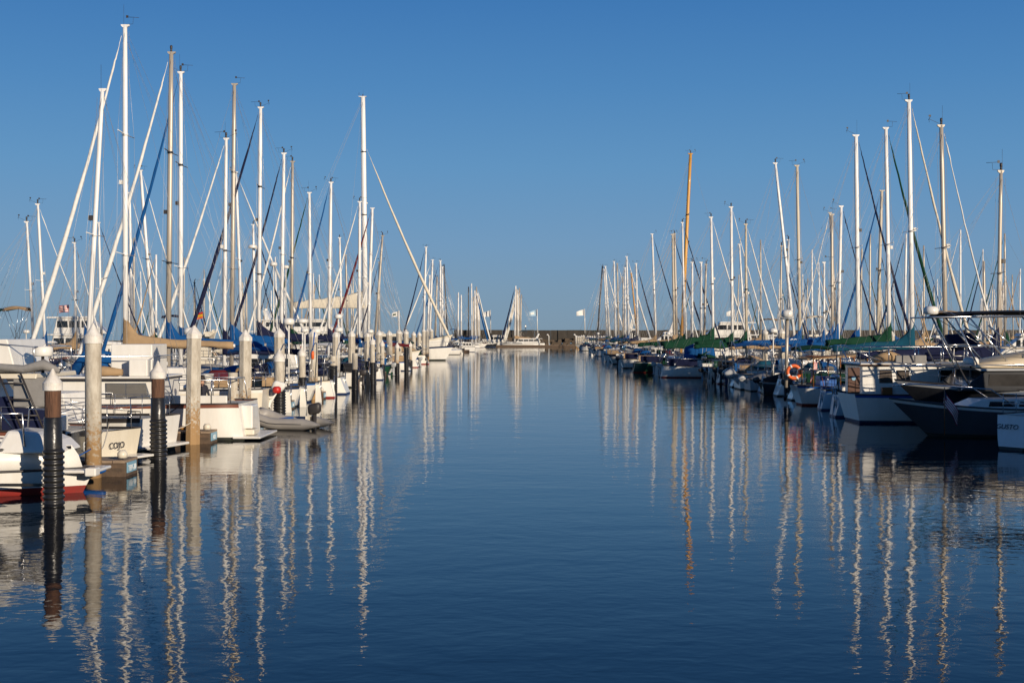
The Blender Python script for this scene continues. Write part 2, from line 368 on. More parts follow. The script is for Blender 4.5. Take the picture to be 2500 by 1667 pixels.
def add_bimini(root, x0, x1, w, z, z0, m, th=0.05, drop=0.16, name='bimini'):
    mb = MB(); g = []
    for i in range(7):
        u = i / 6; x = x0 + (x1 - x0) * u
        g.append([Vector((x, w / 2 * v, z - drop * abs(v) ** 3 - 0.12 * (2 * u - 1) ** 2 + 0.015 * math.sin(7 * u + 3 * v))) for v in (-1, -.7, -.3, 0, .3, .7, 1)])
    mb.sheet(g, 0, True, th); o = mb.build(name, m, root)
    fr = MB(); xm = (x0 + x1) / 2
    for sd in (1, -1):
        y = sd * w / 2 * 0.97
        for xx in (x0 + 0.05, x1 - 0.05, xm + 0.2): fr.tube([(xm, y, z0), (xx, y, z - drop)], 0.014, 4)
    for xx in (x0 + 0.05, x1 - 0.05): fr.tube([(xx, -w / 2 * .97, z - drop), (xx, 0, z - .06), (xx, w / 2 * .97, z - drop)], 0.014, 4)
    fr.build('bimini_frame', STEEL, root); return o
def add_dodger(root, x, w, z, h, m):
    mb = MB(); g = []
    for i in range(5):
        u = i / 4; xx = x - 0.1 + 1.25 * u; hh = h * math.cos(u * math.pi / 2) ** 0.55
        g.append([Vector((xx, w / 2 * v * (1 - 0.12 * u), z + hh * (1 - abs(v) ** 4 * 0.95))) for v in (-1, -.8, -.4, 0, .4, .8, 1)])
    mb.sheet(g, 0, True); o = mb.build('dodger', m, root)
    for sd in (1, -1):
        q = MB(); q.prism([(x + .1, z + .1), (x + .55, z + .08), (x + .5, z + h * .62), (x + .1, z + h * .7)], sd * w * .49 - .01, sd * w * .49 + .01); q.build('window', CURT, o)
    return o
def add_radome(parent, c, r=0.26, name='radome', m=None, h=0.27):
    mb = MB(); mb.lathe([(r * .6, 0), (r * .95, .03), (r, h * .45), (r * .96, h * .75), (r * .7, h), (0.02, h * 1.05)], 16, 0, c)
    return mb.build(name, m or GEL, parent)
def add_vane(parent, x, z, sd):
    mb = MB()
    mb.tube([(x, 0, z), (x + sd * .35, 0, z + .02), (x + sd * .37, 0, z + .28)], 0.008, 3)
    mb.tube([(x + sd * .1, 0, z + .33), (x + sd * .62, 0, z + .30)], 0.011, 3)
    mb.box(x + sd * .1 - .05, x + sd * .1 + .05, -.008, .008, z + .29, z + .40)
    mb.build('wind_vane', FIT, parent)
def add_anemo(parent, x, z, sd):
    mb = MB(); mb.tube([(x, 0, z), (x + sd * .55, 0, z + .25), (x + sd * .55, 0, z + .1)], 0.009, 3)
    mb.tube([(x + sd * .48, 0, z + .4), (x + sd * .58, 0, z + .2)], 0.015, 3); mb.box(x + sd * .50 - .07, x + sd * .5 + .03, -.01, .01, z + .36, z + .44)
    mb.build('anemometer', FIT, parent)

def add_mast(root, xm, z0, h, lean, wd, m, rng, lod, nspr=1, top='vl', sd=1, side_y=0.0, name='mast'):
    """lean: fore-aft shift of the top; wd: fore-aft width"""
    def pt(z): return Vector((xm + lean * (z - z0) / (h - z0), side_y, z))
    mb = MB(); N = 8 if lod == 0 else 6
    zz = [z0, z0 + (h - z0) * .5, z0 + (h - z0) * .85, h]
    rr = [wd / 2, wd / 2, wd / 2 * .93, wd / 2 * .8]
    rings = [[pt(z) + Vector((r * math.cos(2 * math.pi * j / N), r * .68 * math.sin(2 * math.pi * j / N), 0)) for j in range(N)] for z, r in zip(zz, rr)]
    mb.loft(rings, 0)
    mo = mb.build(name, m, root)
    tp = pt(h)
    if lod < 2:
        c = MB(); c.prism([(tp.x - wd * .85, h + .02), (tp.x - wd * .8, h - .04), (tp.x - wd * .38, h - .1), (tp.x + wd * .38, h - .1), (tp.x + wd * .65, h - .04), (tp.x + wd * .7, h + .02)], -wd * .22, wd * .22); c.build('masthead_crane', m, mo)
        if 'l' in top and rng.random() < .6:
            c = MB(); c.lathe([(.05, h + .02), (.05, h + .12), (.035, h + .14), (.06, h + .17), (.06, h + .3), (.02, h + .33)], 8, 0, (tp.x, 0, 0)); c.build('masthead_light', FIT, mo)
        if 'v' in top and rng.random() < .75: add_vane(mo, tp.x, h + .03, sd)
        if 'a' in top and rng.random() < .45: add_anemo(mo, tp.x, h + .03, -sd)
        if lod == 0 and rng.random() < .6:
            c = MB(); c.tube([(tp.x + .05, 0, h), (tp.x + .05, 0, h + .9)], .006, 3); c.build('antenna', FIT, mo)
    for i in range(nspr):
        zf = z0 + (h - z0) * ((i + 1) / (nspr + 1) + .03); p = pt(zf)
        if lod < 2:
            c = MB(); hw = 0.11 * (h - z0) * (1 - .15 * i) * .8; c.tube([p + Vector((-.05, hw, .02)), p, p + Vector((-.05, -hw, .02))], .034, 5, ry=.5)
            c.lathe([(wd * .56, -.05), (wd * .56, .05)], 8, 0, tuple(p)); c.build('spreader', m if rng.random() < .5 else FIT, mo)
    if lod < 2:
        c = MB(); zf = z0 + (h - z0) * rng.uniform(.5, .62); p = pt(zf); c.box(p.x + wd * .5, p.x + wd * .5 + .14, -.07, .07, zf - .1, zf + .08); c.build('steaming_light', FIT if rng.random() < .6 else GEL, mo)
    return pt, mo
def add_rig(root, pt, h, z0, P, xb, zb, wr, nspr=1, back=True, fore=True, lod=0, name='rigging'):
    mb = MB(); t = pt(h - .1)
    if fore: mb.tube([t, (xb, 0, zb)], wr, 3)
    if back: mb.tube([t, (-P['L'] / 2 + .1, 0, P['fs'] + .1)], wr, 3)
    xm = pt(z0).x; b, zd = deck_z(P, xm)
    for sd in (1, -1):
        pts = [t]
        for i in reversed(range(nspr)):
            zf = z0 + (h - z0) * ((i + 1) / (nspr + 1) + .03); p = pt(zf); hw = 0.11 * (h - z0) * (1 - .15 * i) * .8; pts.append(p + Vector((-.05, sd * hw, .02)))
        pts.append((xm - .1, sd * b * .92, zd)); mb.tube(pts, wr, 3)
        zf = z0 + (h - z0) * (1 / (nspr + 1) + .02)
        for dx in (.45, -.55): mb.tube([pt(zf), (xm + dx, sd * b * .9, zd)], wr * .9, 3)
    if lod < 2:        # lower shrouds, inner stay and split backstay
        zf = z0 + (h - z0) * .62; mb.tube([pt(zf), (xm + (xb - xm) * .55, 0, zb * .9)], wr * .8, 3)
        for sd in (1, -1): mb.tube([pt(h - .5), (-P['L'] / 2 + .9, sd * P['B'] * .3, P['fs'] + .1)], wr * .8, 3)
        mb.tube([pt(z0 + (h - z0) * .97) + Vector((-.1, 0, 0)), (xm - min(4.5, xm + P['L'] / 2) * .8, 0, 2.6)], wr * .8, 3)
    if lod == 0:       # halyards and topping lift
        mb.tube([pt(h - .3) + Vector((-.2, 0.03, 0)), pt(z0 + 1.2) + Vector((-.16, 0.1, 0))], wr * .9, 3)
        mb.tube([pt(h - .3) + Vector((.18, -.03, 0)), pt(z0 + .8) + Vector((.2, -.1, 0))], wr * .9, 3)
    mb.build(name, WIRE, root)
def add_furl(root, t, b, r, m, sleeve=0.10, name='furled_sail'):
    t = Vector(t); b = Vector(b); d = b - t; mb = MB()
    fr = [0, .03, .05, .07, .12, .25, .4, .55, .7, .85, .95, .985, 1]
    rr = [.012, .012, .03, .035, r * .45, r * .6, r * .75, r * .9, r, r * 1.02, r * .8, .03, .02]
    f2 = []; r2 = []
    for i in range(len(fr) - 1):
        for q in range(3): u = q / 3; f2.append(fr[i] * (1 - u) + fr[i + 1] * u); r2.append((rr[i] * (1 - u) + rr[i + 1] * u) * (1 + .09 * math.sin(37 * f2[-1] + r * 99) + .05 * math.sin(91 * f2[-1])))
    f2.append(1); r2.append(.02)
    rnd = random.Random(int(r * 9999)); wob = [rnd.uniform(-.012, .012) for _ in f2]
    L = d.length
    pts = [t + d * f + Vector((wob[i] - .012 * L * math.sin(math.pi * f) * .5, 0, -.014 * L * math.sin(math.pi * f))) for i, f in enumerate(f2)]
    mb.tube(pts, r2, 8, 0)
    o = mb.build(name, m, root)
    c = MB(); c.lathe([(.05, 0), (.11, .02), (.11, .14), (.05, .16)], 10, 0, tuple(b - d.normalized() * .15)); c.build('furling_drum', FIT, o)
    return o
def add_cover(root, xm, zb, E, m, rng, hgt=0.5, collar=0.9, droop=0.05, name='sail_cover', wd=.2, boomm=None, lod=0):
    bo = MB(); bo.tube([(xm - .1, 0, zb), (xm - E, 0, zb - droop)], .075, 6, ry=.8)
    bo.tube([(xm - E * .75, 0, zb - .08), (xm - E * .78, 0, zb - 1.1)], .012, 3)
    bob = bo.build('boom', boomm or ALUW, root)
    if m is None: return
    mb = MB(); n = 16; K = 12; rings = []
    for i in range(n):
        u = i / (n - 1); x = xm + wd * .5 - (E + .05) * u
        hh = hgt * (1 - .62 * u ** .8) * (1 + .09 * math.sin(9 * u + rng.random() * 6)) + collar * math.exp(-((u) / .075) ** 1.3)
        ww = .17 * (1 - .35 * u) + .03 * rng.random() + .05 * math.exp(-u / .1); lo = .10 + .05 * math.sin(14 * u + rng.random())
        zc = zb - droop * u; sw = .03 * math.sin(8 * u)
        r = []
        for j in range(K):
            a = 2 * math.pi * j / K; c, s = math.cos(a), math.sin(a)
            zz = zc + (hh * max(0, s) ** .9 if s >= 0 else lo * s)
            yy = ww * c * (1 - .55 * max(0, s) ** 1.3) * (1 + .08 * rng.random()) + sw
            r.append((x + rng.uniform(-.01, .01), yy, zz))
        rings.append(r)
    mb.loft(rings, 0); o = mb.build(name, m, bob)
    return o
def add_cabin(root, P, x0, x1, h, wf=.62, m=None, wm=None, nw=3, name='cabin', slope=.5, z=None):
    zb0 = deck_z(P, x0)[1]; zb1 = deck_z(P, x1)[1]; z0 = (z if z is not None else min(zb0, deck_z(P, (x0 + x1) / 2)[1])) - .05
    bw = min(deck_z(P, x0 + .3)[0], deck_z(P, (x0 + x1) / 2)[0]) * wf; bwf = max(.25, deck_z(P, x1)[0] * wf)
    mb = MB(); rings = []
    for x, hh, b in ((x0, h, bw), (x0 + .02, h * 1.04, bw), ((x0 + x1) / 2, h * 1.0, bw * .98), (x1 - slope, h * .82, (bw + bwf) / 2), (x1, .05, bwf)):
        rings.append([(x, -b, z0), (x, -b * .95, z0 + hh * .75), (x, -b * .8, z0 + hh), (x, 0, z0 + hh * 1.1 + .02), (x, b * .8, z0 + hh), (x, b * .95, z0 + hh * .75), (x, b, z0)])
    mb.loft(rings, 0, True, False); o = mb.build(name, m or GEL, root, bevel=.02)
    if nw: add_windows(o, x0 + .25, x0 + (x1 - x0) * .72, z0 + h * .3, z0 + h * .68, bw * .985, nw, wm or GLASS)
    hb = MB(); xh = x0 + (x1 - x0) * .55; hb.box(xh - .28, xh + .28, -.28, .28, z0 + h * 1.05, z0 + h * 1.05 + .09); hb.build('hatch', GLASS, o)
    return o

def clutter(root, P, rng):
    L, B = P['L'], P['B']; zd = P['fm'] + .1
    if rng.random() < .55:      # upturned tender or board lashed on the foredeck
        x = L * .2; q = MB(); rings = []
        for i in range(8):
            u = i / 7; r = .5 * math.sin(math.pi * min(1, .12 + u * .88)) ** .6; xx = x - 1.1 + 2.3 * u
            rings.append([(xx, r * math.cos(t_) * 1.1, zd + .35 + r * .8 * max(0, math.sin(t_))) for t_ in [math.pi * k / 8 for k in range(9)]])
        q.loft(rings, 0, True); q.build('lashed_tender', rng.choice([HYP, CV['tan'], GEL, CV['grey'], CV['navy'], HDARK]), root)
    if rng.random() < .6:
        q = MB(); x = rng.uniform(-L * .4, -L * .15); q.tube([(x - .7, -B * .25, zd + .35), (x - .3, -B * .2, zd + .55), (x + .2, -B * .25, zd + .6), (x + .6, -B * .2, zd + .3)], [.14, .3, .26, .12], 8)
        q.build('covered_gear', CV[rng.choice(['blue', 'navy', 'black', 'grey', 'tan', 'teal', 'maroon'])], root)
    if rng.random() < .5:       # weather cloths along the cockpit rail
        for sd in (1, -1):
            g = []
            for i in range(7):
                s = .04 + .22 * i / 6; p = hull_pt(s, 1, sd, P); g.append([(p.x, p.y * .955, p.z + .05), (p.x, p.y * .955 + sd * .02 * math.sin(5 * i), p.z + .3), (p.x, p.y * .955, p.z + .57)])
            q = MB(); q.sheet(g); q.build('weather_cloth', CV[rng.choice(['blue', 'navy', 'black', 'tan', 'green', 'navy'])], root)
    if rng.random() < .5:
        q = MB(); x = -L / 2 + .3
        for sd in (1, -1): q.tube([(x, sd * B * .3, P['fs']), (x - .1, sd * B * .3, P['fs'] + 1.5), (x - .2, sd * B * .1, P['fs'] + 2.0)], .025, 4)
        q.tube([(x - .2, -B * .1, P['fs'] + 2.0), (x - .2, B * .1, P['fs'] + 2.0)], .03, 4); q.build('stern_arch', STEEL, root)
    if rng.random() < .35:
        q = MB(); x = rng.uniform(-L * .3, L * .1); q.box(x - .4, x + .4, B * .43, B * .49, P['fm'] + .1, P['fm'] + .5); q.build('jerry_cans', rng.choice([BLUP, YELP, REDP, GEL]), root)
def sailboat(Y, xb, xt, yt, bd, wpx=12, mm='w', fc='white', fs=.30, cc='blue', hc='w', stern=None, lod=0, label='', group=None, nspr=1, extra='', top='vla', seed=None, wr=None, L=None, bz=2.45, E=None, fw=None, ftop=0.98, ch=.5, name='sailboat', bot=None, cat='sailboat', hull=True):
    """mast foot at photo column xb, masthead at (xt, yt), depth Y; bd = +1 bow to the right, -1 bow to the left"""
    rng = random.Random(seed if seed is not None else int(Y * 100 + xb))
    Xm = WX(xb, Y); h = WZ(yt, Y); z0 = 1.15
    lean_w = WX(xt, Y) - Xm; slope = lean_w / (h - 3.9); Xfoot = Xm - slope * (3.9 - z0); lean = bd * slope * (h - z0)
    J = fs * (h - 1.6)
    J0 = J + lean
    if L is None:
        if stern is not None and bd * Xm > 0: L = abs(abs(Xm) - abs(stern)) + J0
        else: L = J0 * 2.5
    L = max(L, J0 * 1.55, 5.5); L = min(L, max(h * .95, 7))
    B = L * .30 if L < 11 else 3.3 + (L - 11) * .1
    fbm = .60 + .032 * L
    P = dict(L=L, B=B, fs=fbm * 1.02, fm=fbm * .93, fb=fbm * 1.33, tw=rng.uniform(.34, .62), rake=rng.uniform(.6, 1.3), trake=rng.choice([-.35, .4, .3, .5, -.2]), flare=rng.uniform(.2, .42), bflare=.2)
    xm = L / 2 - J0
    root = thing(name, label, cat, (Xfoot - bd * xm, Y, 0), 0 if bd > 0 else math.pi, group)
    tops = {'w': GEL, 'c': GEL2, 'b': HNAVY, 'k': HDARK, 'g': HGREEN, 'l': HBLUE, 's': GELG}
    botm = bot or rng.choice([BOTK, BOTB, BOTR, BOTB, BOTK])
    strp = rng.choice([GEL, BLUP, HNAVY, GEL, CV['maroon'], GEL2])
    M = {'w': ALUW, 'a': ALU, 't': TANM, 'y': YELM, 'k': BLKM}[mm]
    wd = .92 * wpx * Y / F; zd = deck_z(P, xm)[1]
    make_hull(root, P, tops[hc], botm, strp, 14 if lod else 20)
    add_cabin(root, P, -L * .12, L * .30, .42, .6, None, None, 3 if lod == 0 else 1)
    if lod < 2: make_rails(root, P, .03, .96, .6, 8)
    pt, mo = add_mast(root, xm, zd + .2, h, lean, wd, M, rng, lod, nspr, top, rng.choice([-1, 1]))
    if lod == 2: wrd = .007 * Y / 100
    else: wrd = wr or max(.0065, .0095 * Y / 100)
    zbow = P['fb']; tpt = pt(h * ftop + (1 - ftop) * z0)
    add_rig(root, pt, h, zd + .2, P, L / 2 - .1, zbow, wrd, nspr, True, fc is None, lod)
    if fc: add_furl(root, tpt + Vector((wd * .6, 0, -.15)), (L / 2 - .12, 0, zbow + .25), (fw * Y / F / 2 if fw else wd * .38), CV[fc])
    bz = zd + 1.25 if bz is None else bz
    if E is None: E = min(.34 * h, (L - J0) * .72)
    add_cover(root, xm - wd * .3 + lean * .03, bz, E, CV[cc] if cc else None, rng, ch * rng.uniform(.85, 1.15), rng.uniform(.6, 1.2), rng.uniform(-.05, .12), wd=wd, boomm=M, lod=lod)
    if lod < 2:
        r = rng.random(); ccol = CV[cc or 'blue'] if rng.random() < .6 else CV[rng.choice(['blue', 'tan', 'green', 'navy', 'white', 'teal'])]
        if 'D' in extra or r < .55: add_dodger(root, -L * .14, B * .62, P['fm'] + .25, .75, ccol)
        if 'B' in extra or rng.random() < .3: add_bimini(root, -L * .42, -L * .2, B * .7, P['fm'] + 2.0, P['fs'] + .1, ccol)
        # cockpit coamings, tiller or wheel, stern gear
        cm = MB()
        for sd in (1, -1): cm.box(-L * .42, -L * .12, sd * B * .26 - .05, sd * B * .26 + .05, P['fm'], P['fm'] + .28)
        cm.build('coaming', GEL, root)
        if rng.random() < .5:
            wl = MB(); cx = -L * .34; pts = [(cx, .4 * math.cos(a * math.pi / 6), P['fm'] + .75 + .4 * math.sin(a * math.pi / 6)) for a in range(13)]
            wl.tube(pts, .016, 4); wl.tube([(cx, 0, P['fm']), (cx, 0, P['fm'] + .8)], .06, 6); wl.build('steering_wheel', STEEL, root)
        rd = MB(); rd.prism([(-L / 2 - .25, -.4), (-L / 2 + .12, -.4), (-L / 2 + .1, P['fs'] * .9), (-L / 2 - .12, P['fs'] * .9)], -.03, .03); rd.build('rudder', tops[hc], root)
        if lod == 0:
            q = MB(); yy = -B * .12
            for dy in (0, .3): q.tube([(-L / 2 - .1, yy + dy, .15), (-L / 2 - .14, yy + dy, P['fs'] + .25)], .018, 4)
            for k in range(4): q.tube([(-L / 2 - .12, yy, .25 + .25 * k), (-L / 2 - .12, yy + .3, .25 + .25 * k)], .014, 4)
            q.build('boarding_ladder', STEEL, root)
            if rng.random() < .35: q = MB(); q.box(-L / 2 + .3, -L / 2 + .75, -B * .22, B * .22, P['fs'] - .02, P['fs'] + .22); q.build('stern_locker', rng.choice([GEL, GEL2, TEAK, CV['grey']]), root, bevel=.03)
        if 'O' in extra or rng.random() < .3: add_outboard(root, (-L / 2 - .08, B * .2, P['fs'] * .75), .9, rng.choice([FIT, GELG]))
        if 'P' in extra or rng.random() < .06:
            pm = MB(); pm.tube([(-L / 2 + .35, -B * .3, P['fs']), (-L / 2 + .35, -B * .3, P['fs'] + 2.6)], .04, 6); po = pm.build('radar_pole', GEL, root); add_radome(po, (-L / 2 + .35, -B * .3, P['fs'] + 2.6))
        if 'S' in extra or rng.random() < .15:
            pm = MB(); pm.add([(-L / 2 - .1, -B * .3, P['fs'] + .95), (-L / 2 + .35, -B * .3, P['fs'] + 1.2), (-L / 2 + .35, B * .3, P['fs'] + 1.2), (-L / 2 - .1, B * .3, P['fs'] + .95)], [(0, 1, 2, 3)]); pm.box(-L/2-.1, -L/2+.35, -B*.3, -B*.29, P['fs']+.6, P['fs']+.66); pm.build('solar_panel', GLASS, root)
        clutter(root, P, rng)
        if rng.random() < .4:
            bx = MB(); bx.lathe([(.09, .0), (.2, .02), (.2, .14), (.1, .22)], 10, 0, (-L / 2 + .15, B * .32, P['fs'] + .62)); bx.build('barbecue', STEEL, root)
        if rng.random() < .5:
            vb = MB()
            for _ in range(3):
                x = rng.uniform(L * .05, L * .3); vb.lathe([(.06, 0), (.05, .16), (.09, .2), (.08, .26)], 8, 0, (x, rng.uniform(-.4, .4), P['fm'] + .42))
            vb.build('deck_vents', GEL, root)
    root['half'] = 0; del root['half']
    return root, P, pt
# ------------------------------------------------------------------ breakwater and an unseen quay building added to shade the right bank
bw = thing('breakwater', 'long dark concrete sea wall closing the far end of the harbour', 'sea wall', (60, 396, 0))
m = MB(); rg = random.Random(5)
for i in range(105):
    x = -78 + i * 5.0; m.box(x + .04, x + 4.96, -.6 + rg.uniform(-.03, .03), 1.2, 1.0, 4.95 + rg.uniform(-.06, .06))
m.build('wall', mat('seawall_concrete', (0.055, 0.046, 0.036), 0.9, var=0.9, vscale=1.2, stretch=(1, 1, .3), col2=(0.03, 0.025, 0.02), bump=.6, bscale=3), bw)
rk = MB()
for i in range(1500):
    x = rg.uniform(-78, 440); t = rg.random(); y = 396 - .5 - 5 * t; z = 2.6 * (1 - t) - .2; s = rg.uniform(.4, 1.1)
    vs = []
    for q in range(8):
        vs.append((x + (1 if q & 1 else -1) * s * rg.uniform(.5, 1), y + (1 if q & 2 else -1) * s * rg.uniform(.4, .8), z + (1 if q & 4 else -1) * s * rg.uniform(.4, .75)))
    rk.add(vs, [(0, 2, 3, 1), (4, 5, 7, 6), (0, 1, 5, 4), (2, 6, 7, 3), (0, 4, 6, 2), (1, 3, 7, 5)])
tag(rk.build('riprap', mat('riprap_rock', (0.12, 0.085, 0.055), 0.95, var=0.8, vscale=.6, col2=(0.05, 0.04, 0.03)), None, kind='stuff'), 'brown boulders piled along the foot of the sea wall', 'rocks')
q = MB(); q.box(26, 160, -52, -7.5, -1, 1.9); q.build('quay', CONC, None, kind='structure')
hb = thing('shade_building', 'unseen tall building added behind the viewer to shade the right berths', 'building', (85, -20, 1.9))  # assumed block out of view, added to throw shade over the right foreground
q = MB(); q.box(-50, 60, -10, 10, 0, 13.6); q.build('wall', mat('stucco', (.5, .45, .38), .9, var=.3), hb)
q = MB(); q.prism([(-51, 13.6), (61, 13.6), (58, 15.2), (-48, 15.2)], -11, 11); q.build('roof', mat('roof_tile', (.25, .1, .06), .85, var=.4), hb)

# ------------------------------------------------------------------ piles
def pile(px, Y, apex, w, kind, label, wood=None, bandtop=None, group='concrete piles along the left berths'):
    X = WX(px, Y); zt = WZ(apex, Y); r = w * Y / F / 2
    t = thing('mooring_pile', label, 'pile', (X, Y, 0), 0, group); t.rotation_euler = (R(random.Random(px).uniform(-.5, .5)), R(random.Random(px + 1).uniform(-.7, .7)), 0)
    oct_ = kind == 'oct'; n = 8 if oct_ else 20; rot = R(22.5) + .35 if oct_ else 0
    zc = zt - r * (1.15 if oct_ else 1.6); sm = not oct_
    if kind in ('round', 'oct'):
        mb = MB(); mb.lathe([(r * .97, -1.5), (r * .97, zc - .1), (r * .93, zc - .05)], n, 0, (0, 0, 0), sm, rot); mb.build('shaft', CONC, t)
    else:      # timber or slim concrete in a rubber sleeve
        zb = WZ(bandtop, Y); zw = WZ(wood, Y) if wood else None
        mb = MB(); rg_ = random.Random(int(px))
        prof = [(r * .9, zb - .3)]; k = 8
        for i in range(k + 1): prof.append((r * (.9 + rg_.uniform(-.01, .01)), zb - .2 + (zc - .05 - zb + .2) * i / k))
        mb.lathe(prof, 16, 0); mb.build('shaft', WOODP if kind == 'wood' else CONC, t)
        if kind == 'wood' and zw is not None:
            mb = MB(); mb.lathe([(r * 1.0, zb - .4), (r * 1.02, zb), (r * .98, zw), (r * .93, zw + .01)], 18); mb.build('rubber_wrap', RUBB, t)
            ztop = zb
        else: ztop = zb
        mb = MB(); prof = [(r * 1.05, -1.4)]; z = -1.3; pit = .115
        while z < ztop: prof += [(r * 1.05, z), (r * 1.2, z + pit * .15), (r * 1.22, z + pit * .5), (r * 1.07, z + pit * .62)]; z += pit
        prof.append((r * .95, z)); mb.lathe(prof, 24, 0, (.01, 0, 0), True); mb.build('ribbed_fender_sleeve', RUBB, t)
        n = 18; rot = 0; oct_ = False
    if kind != 'bare':
        mb = MB()
        if oct_: mb.lathe([(r * 1.05, zc - .14), (r * 1.05, zc), (.02, zt)], 8, 0, (0, 0, 0), False, rot)
        else: mb.lathe([(r * 1.08, zc - r * .85), (r * 1.1, zc), (r * 1.0, zc + r * .12), (r * .45, zc + r * .9), (.02, zt)], 28, 0, (0, 0, 0), False)
        mb.build('cone_cap', CAPW, t)
    return t
def FY(i): return 30.6 + 9.3 * i
fing = [(228, 789, 40, 'round'), (470, 794, 37, 'oct'), (597, 805, 32, 'oct'), (682, 800, 27, 'oct'), (765, 803, 23, 'oct'), (820, 806, 19, 'oct'), (858, 806, 18, 'oct'),
        (897, 808, 17, 'oct'), (925, 805, 16, 'oct'), (951, 806, 15.3, 'oct'), (973, 803, 14, 'oct'), (992, 804, 13, 'oct'), (1009.5, 809, 11.5, 'oct'), (1023, 810, 10.5, 'oct'),
        (1034, 802, 9.5, 'oct'), (1043, 802, 9.5, 'oct'), (1054, 802, 9, 'oct')]
desc = ['round sandy concrete pile with white cone cap, thickest and nearest of the left row', 'octagonal grey concrete pile standing beside the white trawler hull', 'octagonal concrete pile on the dock end behind the grey dinghy',
        'octagonal concrete pile rising behind the shorter rubber-footed pile and dinghy', 'octagonal concrete pile with a blue strap and orange float against it']
ordn = ['sixth', 'seventh', 'eighth', 'ninth', 'tenth', 'eleventh', 'twelfth', 'thirteenth', 'fourteenth', 'fifteenth', 'sixteenth', 'seventeenth']
for i, (px, ap, wpx_, kd) in enumerate(fing):
    lb = desc[i] if i < 5 else 'small octagonal concrete pile, %s from the viewer in the left dock-end row' % ordn[i - 5]
    pile(px, FY(i), ap, wpx_, kd, lb)
mg = 'rubber sleeved piles between the left berths'
pile(130, 26.0, 900, 43, 'wood', 'brown timber pile with white cone and long ribbed black sleeve before the red-bottomed boat', 1019, 1100, mg)
pile(386, 35.2, 881, 35, 'wood', 'timber pile with stained white cone and black ribbed sleeve before the trawler windows', 971, 1028, mg)
pile(568, 44.4, 885, 26, 'bare', 'capless brown timber pile half hidden behind the octagonal pile', 941, 985, mg)
pile(682, 53.6, 851, 26, 'slim', 'short concrete pile with pointed cap and black ribbed foot beside the dinghy', None, 957, mg)
pile(738, 62.6, 846, 19, 'slim', 'short sandy pile with pointed cap between two white sterns', None, 925, mg)
pile(813, 72, 852, 18, 'bare', 'dark timber pile with black sleeve before a white transom', 895, 893, mg)
pile(866, 81, 848, 15, 'bare', 'timber pile with long black ribbed sleeve by the pointed white bow', 878, 905, mg)
pile(909, 91, 824, 14, 'slim', 'slim pointed pile with black foot beyond the blue canopies', None, 886, mg)
pile(933, 100, 830, 12, 'slim', 'slim pale pile with round top in the middle of the left row', None, 890, mg)
pile(969, 109.5, 836, 11, 'slim', 'short pointed pale pile between taller octagonal piles', None, 888, mg)
pile(992, 118.5, 838, 10, 'bare', 'thin dark timber pile with black sleeve beside a pale flat bow', 858, 850, mg)
pile(1002, 128, 834, 9, 'slim', 'smallest pointed pile near the brown cabin top', None, 880, mg)
rp_ = 'concrete piles at the far right docks'
proto = None
for i in range(17):
    u = i / 16; px = 1408 + 84 * u ** 1.15; Y = 345 - 60 * u
    lab = 'tiny white-capped concrete pile in the fence-like row at the far right docks'
    if proto is None: proto = pile(px, Y, 818.5, 4.6, 'oct', lab, group=rp_)
    else: dup(proto, (WX(px, Y), Y, rg.uniform(-.15, .15)), lab)
for px, Y, ap, wp, lb in ((1867, 100, 802, 15, 'pale capped pile behind the blue sail cover, left one of three'), (1909, 100, 800, 17, 'pale capped pile behind the blue sail cover, middle one of three'), (2014, 102, 801, 18, 'pale capped pile behind the green sail cover on the right bank'), (2178, 96, 808, 14, 'pale pile behind the teal sail cover on the right bank')):
    pile(px, Y, ap, wp, 'oct', lb, group='piles at the right head walk')

# ------------------------------------------------------------------ docks
def dock(X0, X1, Y0, Y1, label, sign=None, name='finger_dock', top=.38, grp='finger docks'):
    t = thing(name, label, 'dock', ((X0 + X1) / 2, (Y0 + Y1) / 2, 0), 0, grp); hx = (X1 - X0) / 2; hy = (Y1 - Y0) / 2
    m = MB(); m.box(-hx, hx, -hy, hy, -.25, top - .06); m.build('float_timber', DOCKS, t, bevel=.02)
    m = MB()
    if hx > hy:
        n = max(4, int(2 * hx / .3)); n = min(n, 60); st = 2 * hx / n
        for i in range(n): m.box(-hx + i * st + .01, -hx + (i + 1) * st - .01, -hy - .03, hy + .03, top - .055, top + .002 * (i % 3))
    else: m.box(-hx - .03, hx + .03, -hy, hy, top - .055, top)
    m.build('planking', PLANK, t)
    return t
for i in range(15):
    Y = FY(i) + .75; xe = -9.3 if i == 0 else WX(fing[i][0], FY(i)) + .5; xi = -22 - .1 * i
    lb = ['nearest plank finger dock with blue fender, under the round pile', 'finger dock with orange roller under the octagonal pile by the trawler stern', 'finger dock with pale number plate behind the grey dinghy'][i] if i < 3 else 'low plank finger dock, %s from the viewer along the left berths' % (['fourth', 'fifth'] + ordn)[i - 3]
    d = dock(xi, xe, Y - .55, Y + .45, lb, grp='finger docks of the left berths')
    hx = (xe - xi) / 2
    if i < 6:
        m = MB(); m.box(hx + .005, hx + .03, -.42, .3, .08, .33); sg = m.build('number_sign', SIGNB, d)
        text('lettering', 'TEN-%d' % (20 + i) if i == 0 else 'A%d' % (20 + 2 * i), .2, LETW, sg, (hx + .034, -.06, .18), (R(90), 0, R(90)))
        m = MB(); m.tube([(hx - .9, -.62, .5), (hx - .62, -.62, .5)], .065, 8); m.build('pile_roller', ORGC, d)
        m = MB(); m.lathe([(.12, 0), (.13, .1), (.08, .18)], 8, 0, (hx - .15, -.25, .43)); m.build('cleat', GEL2, d)
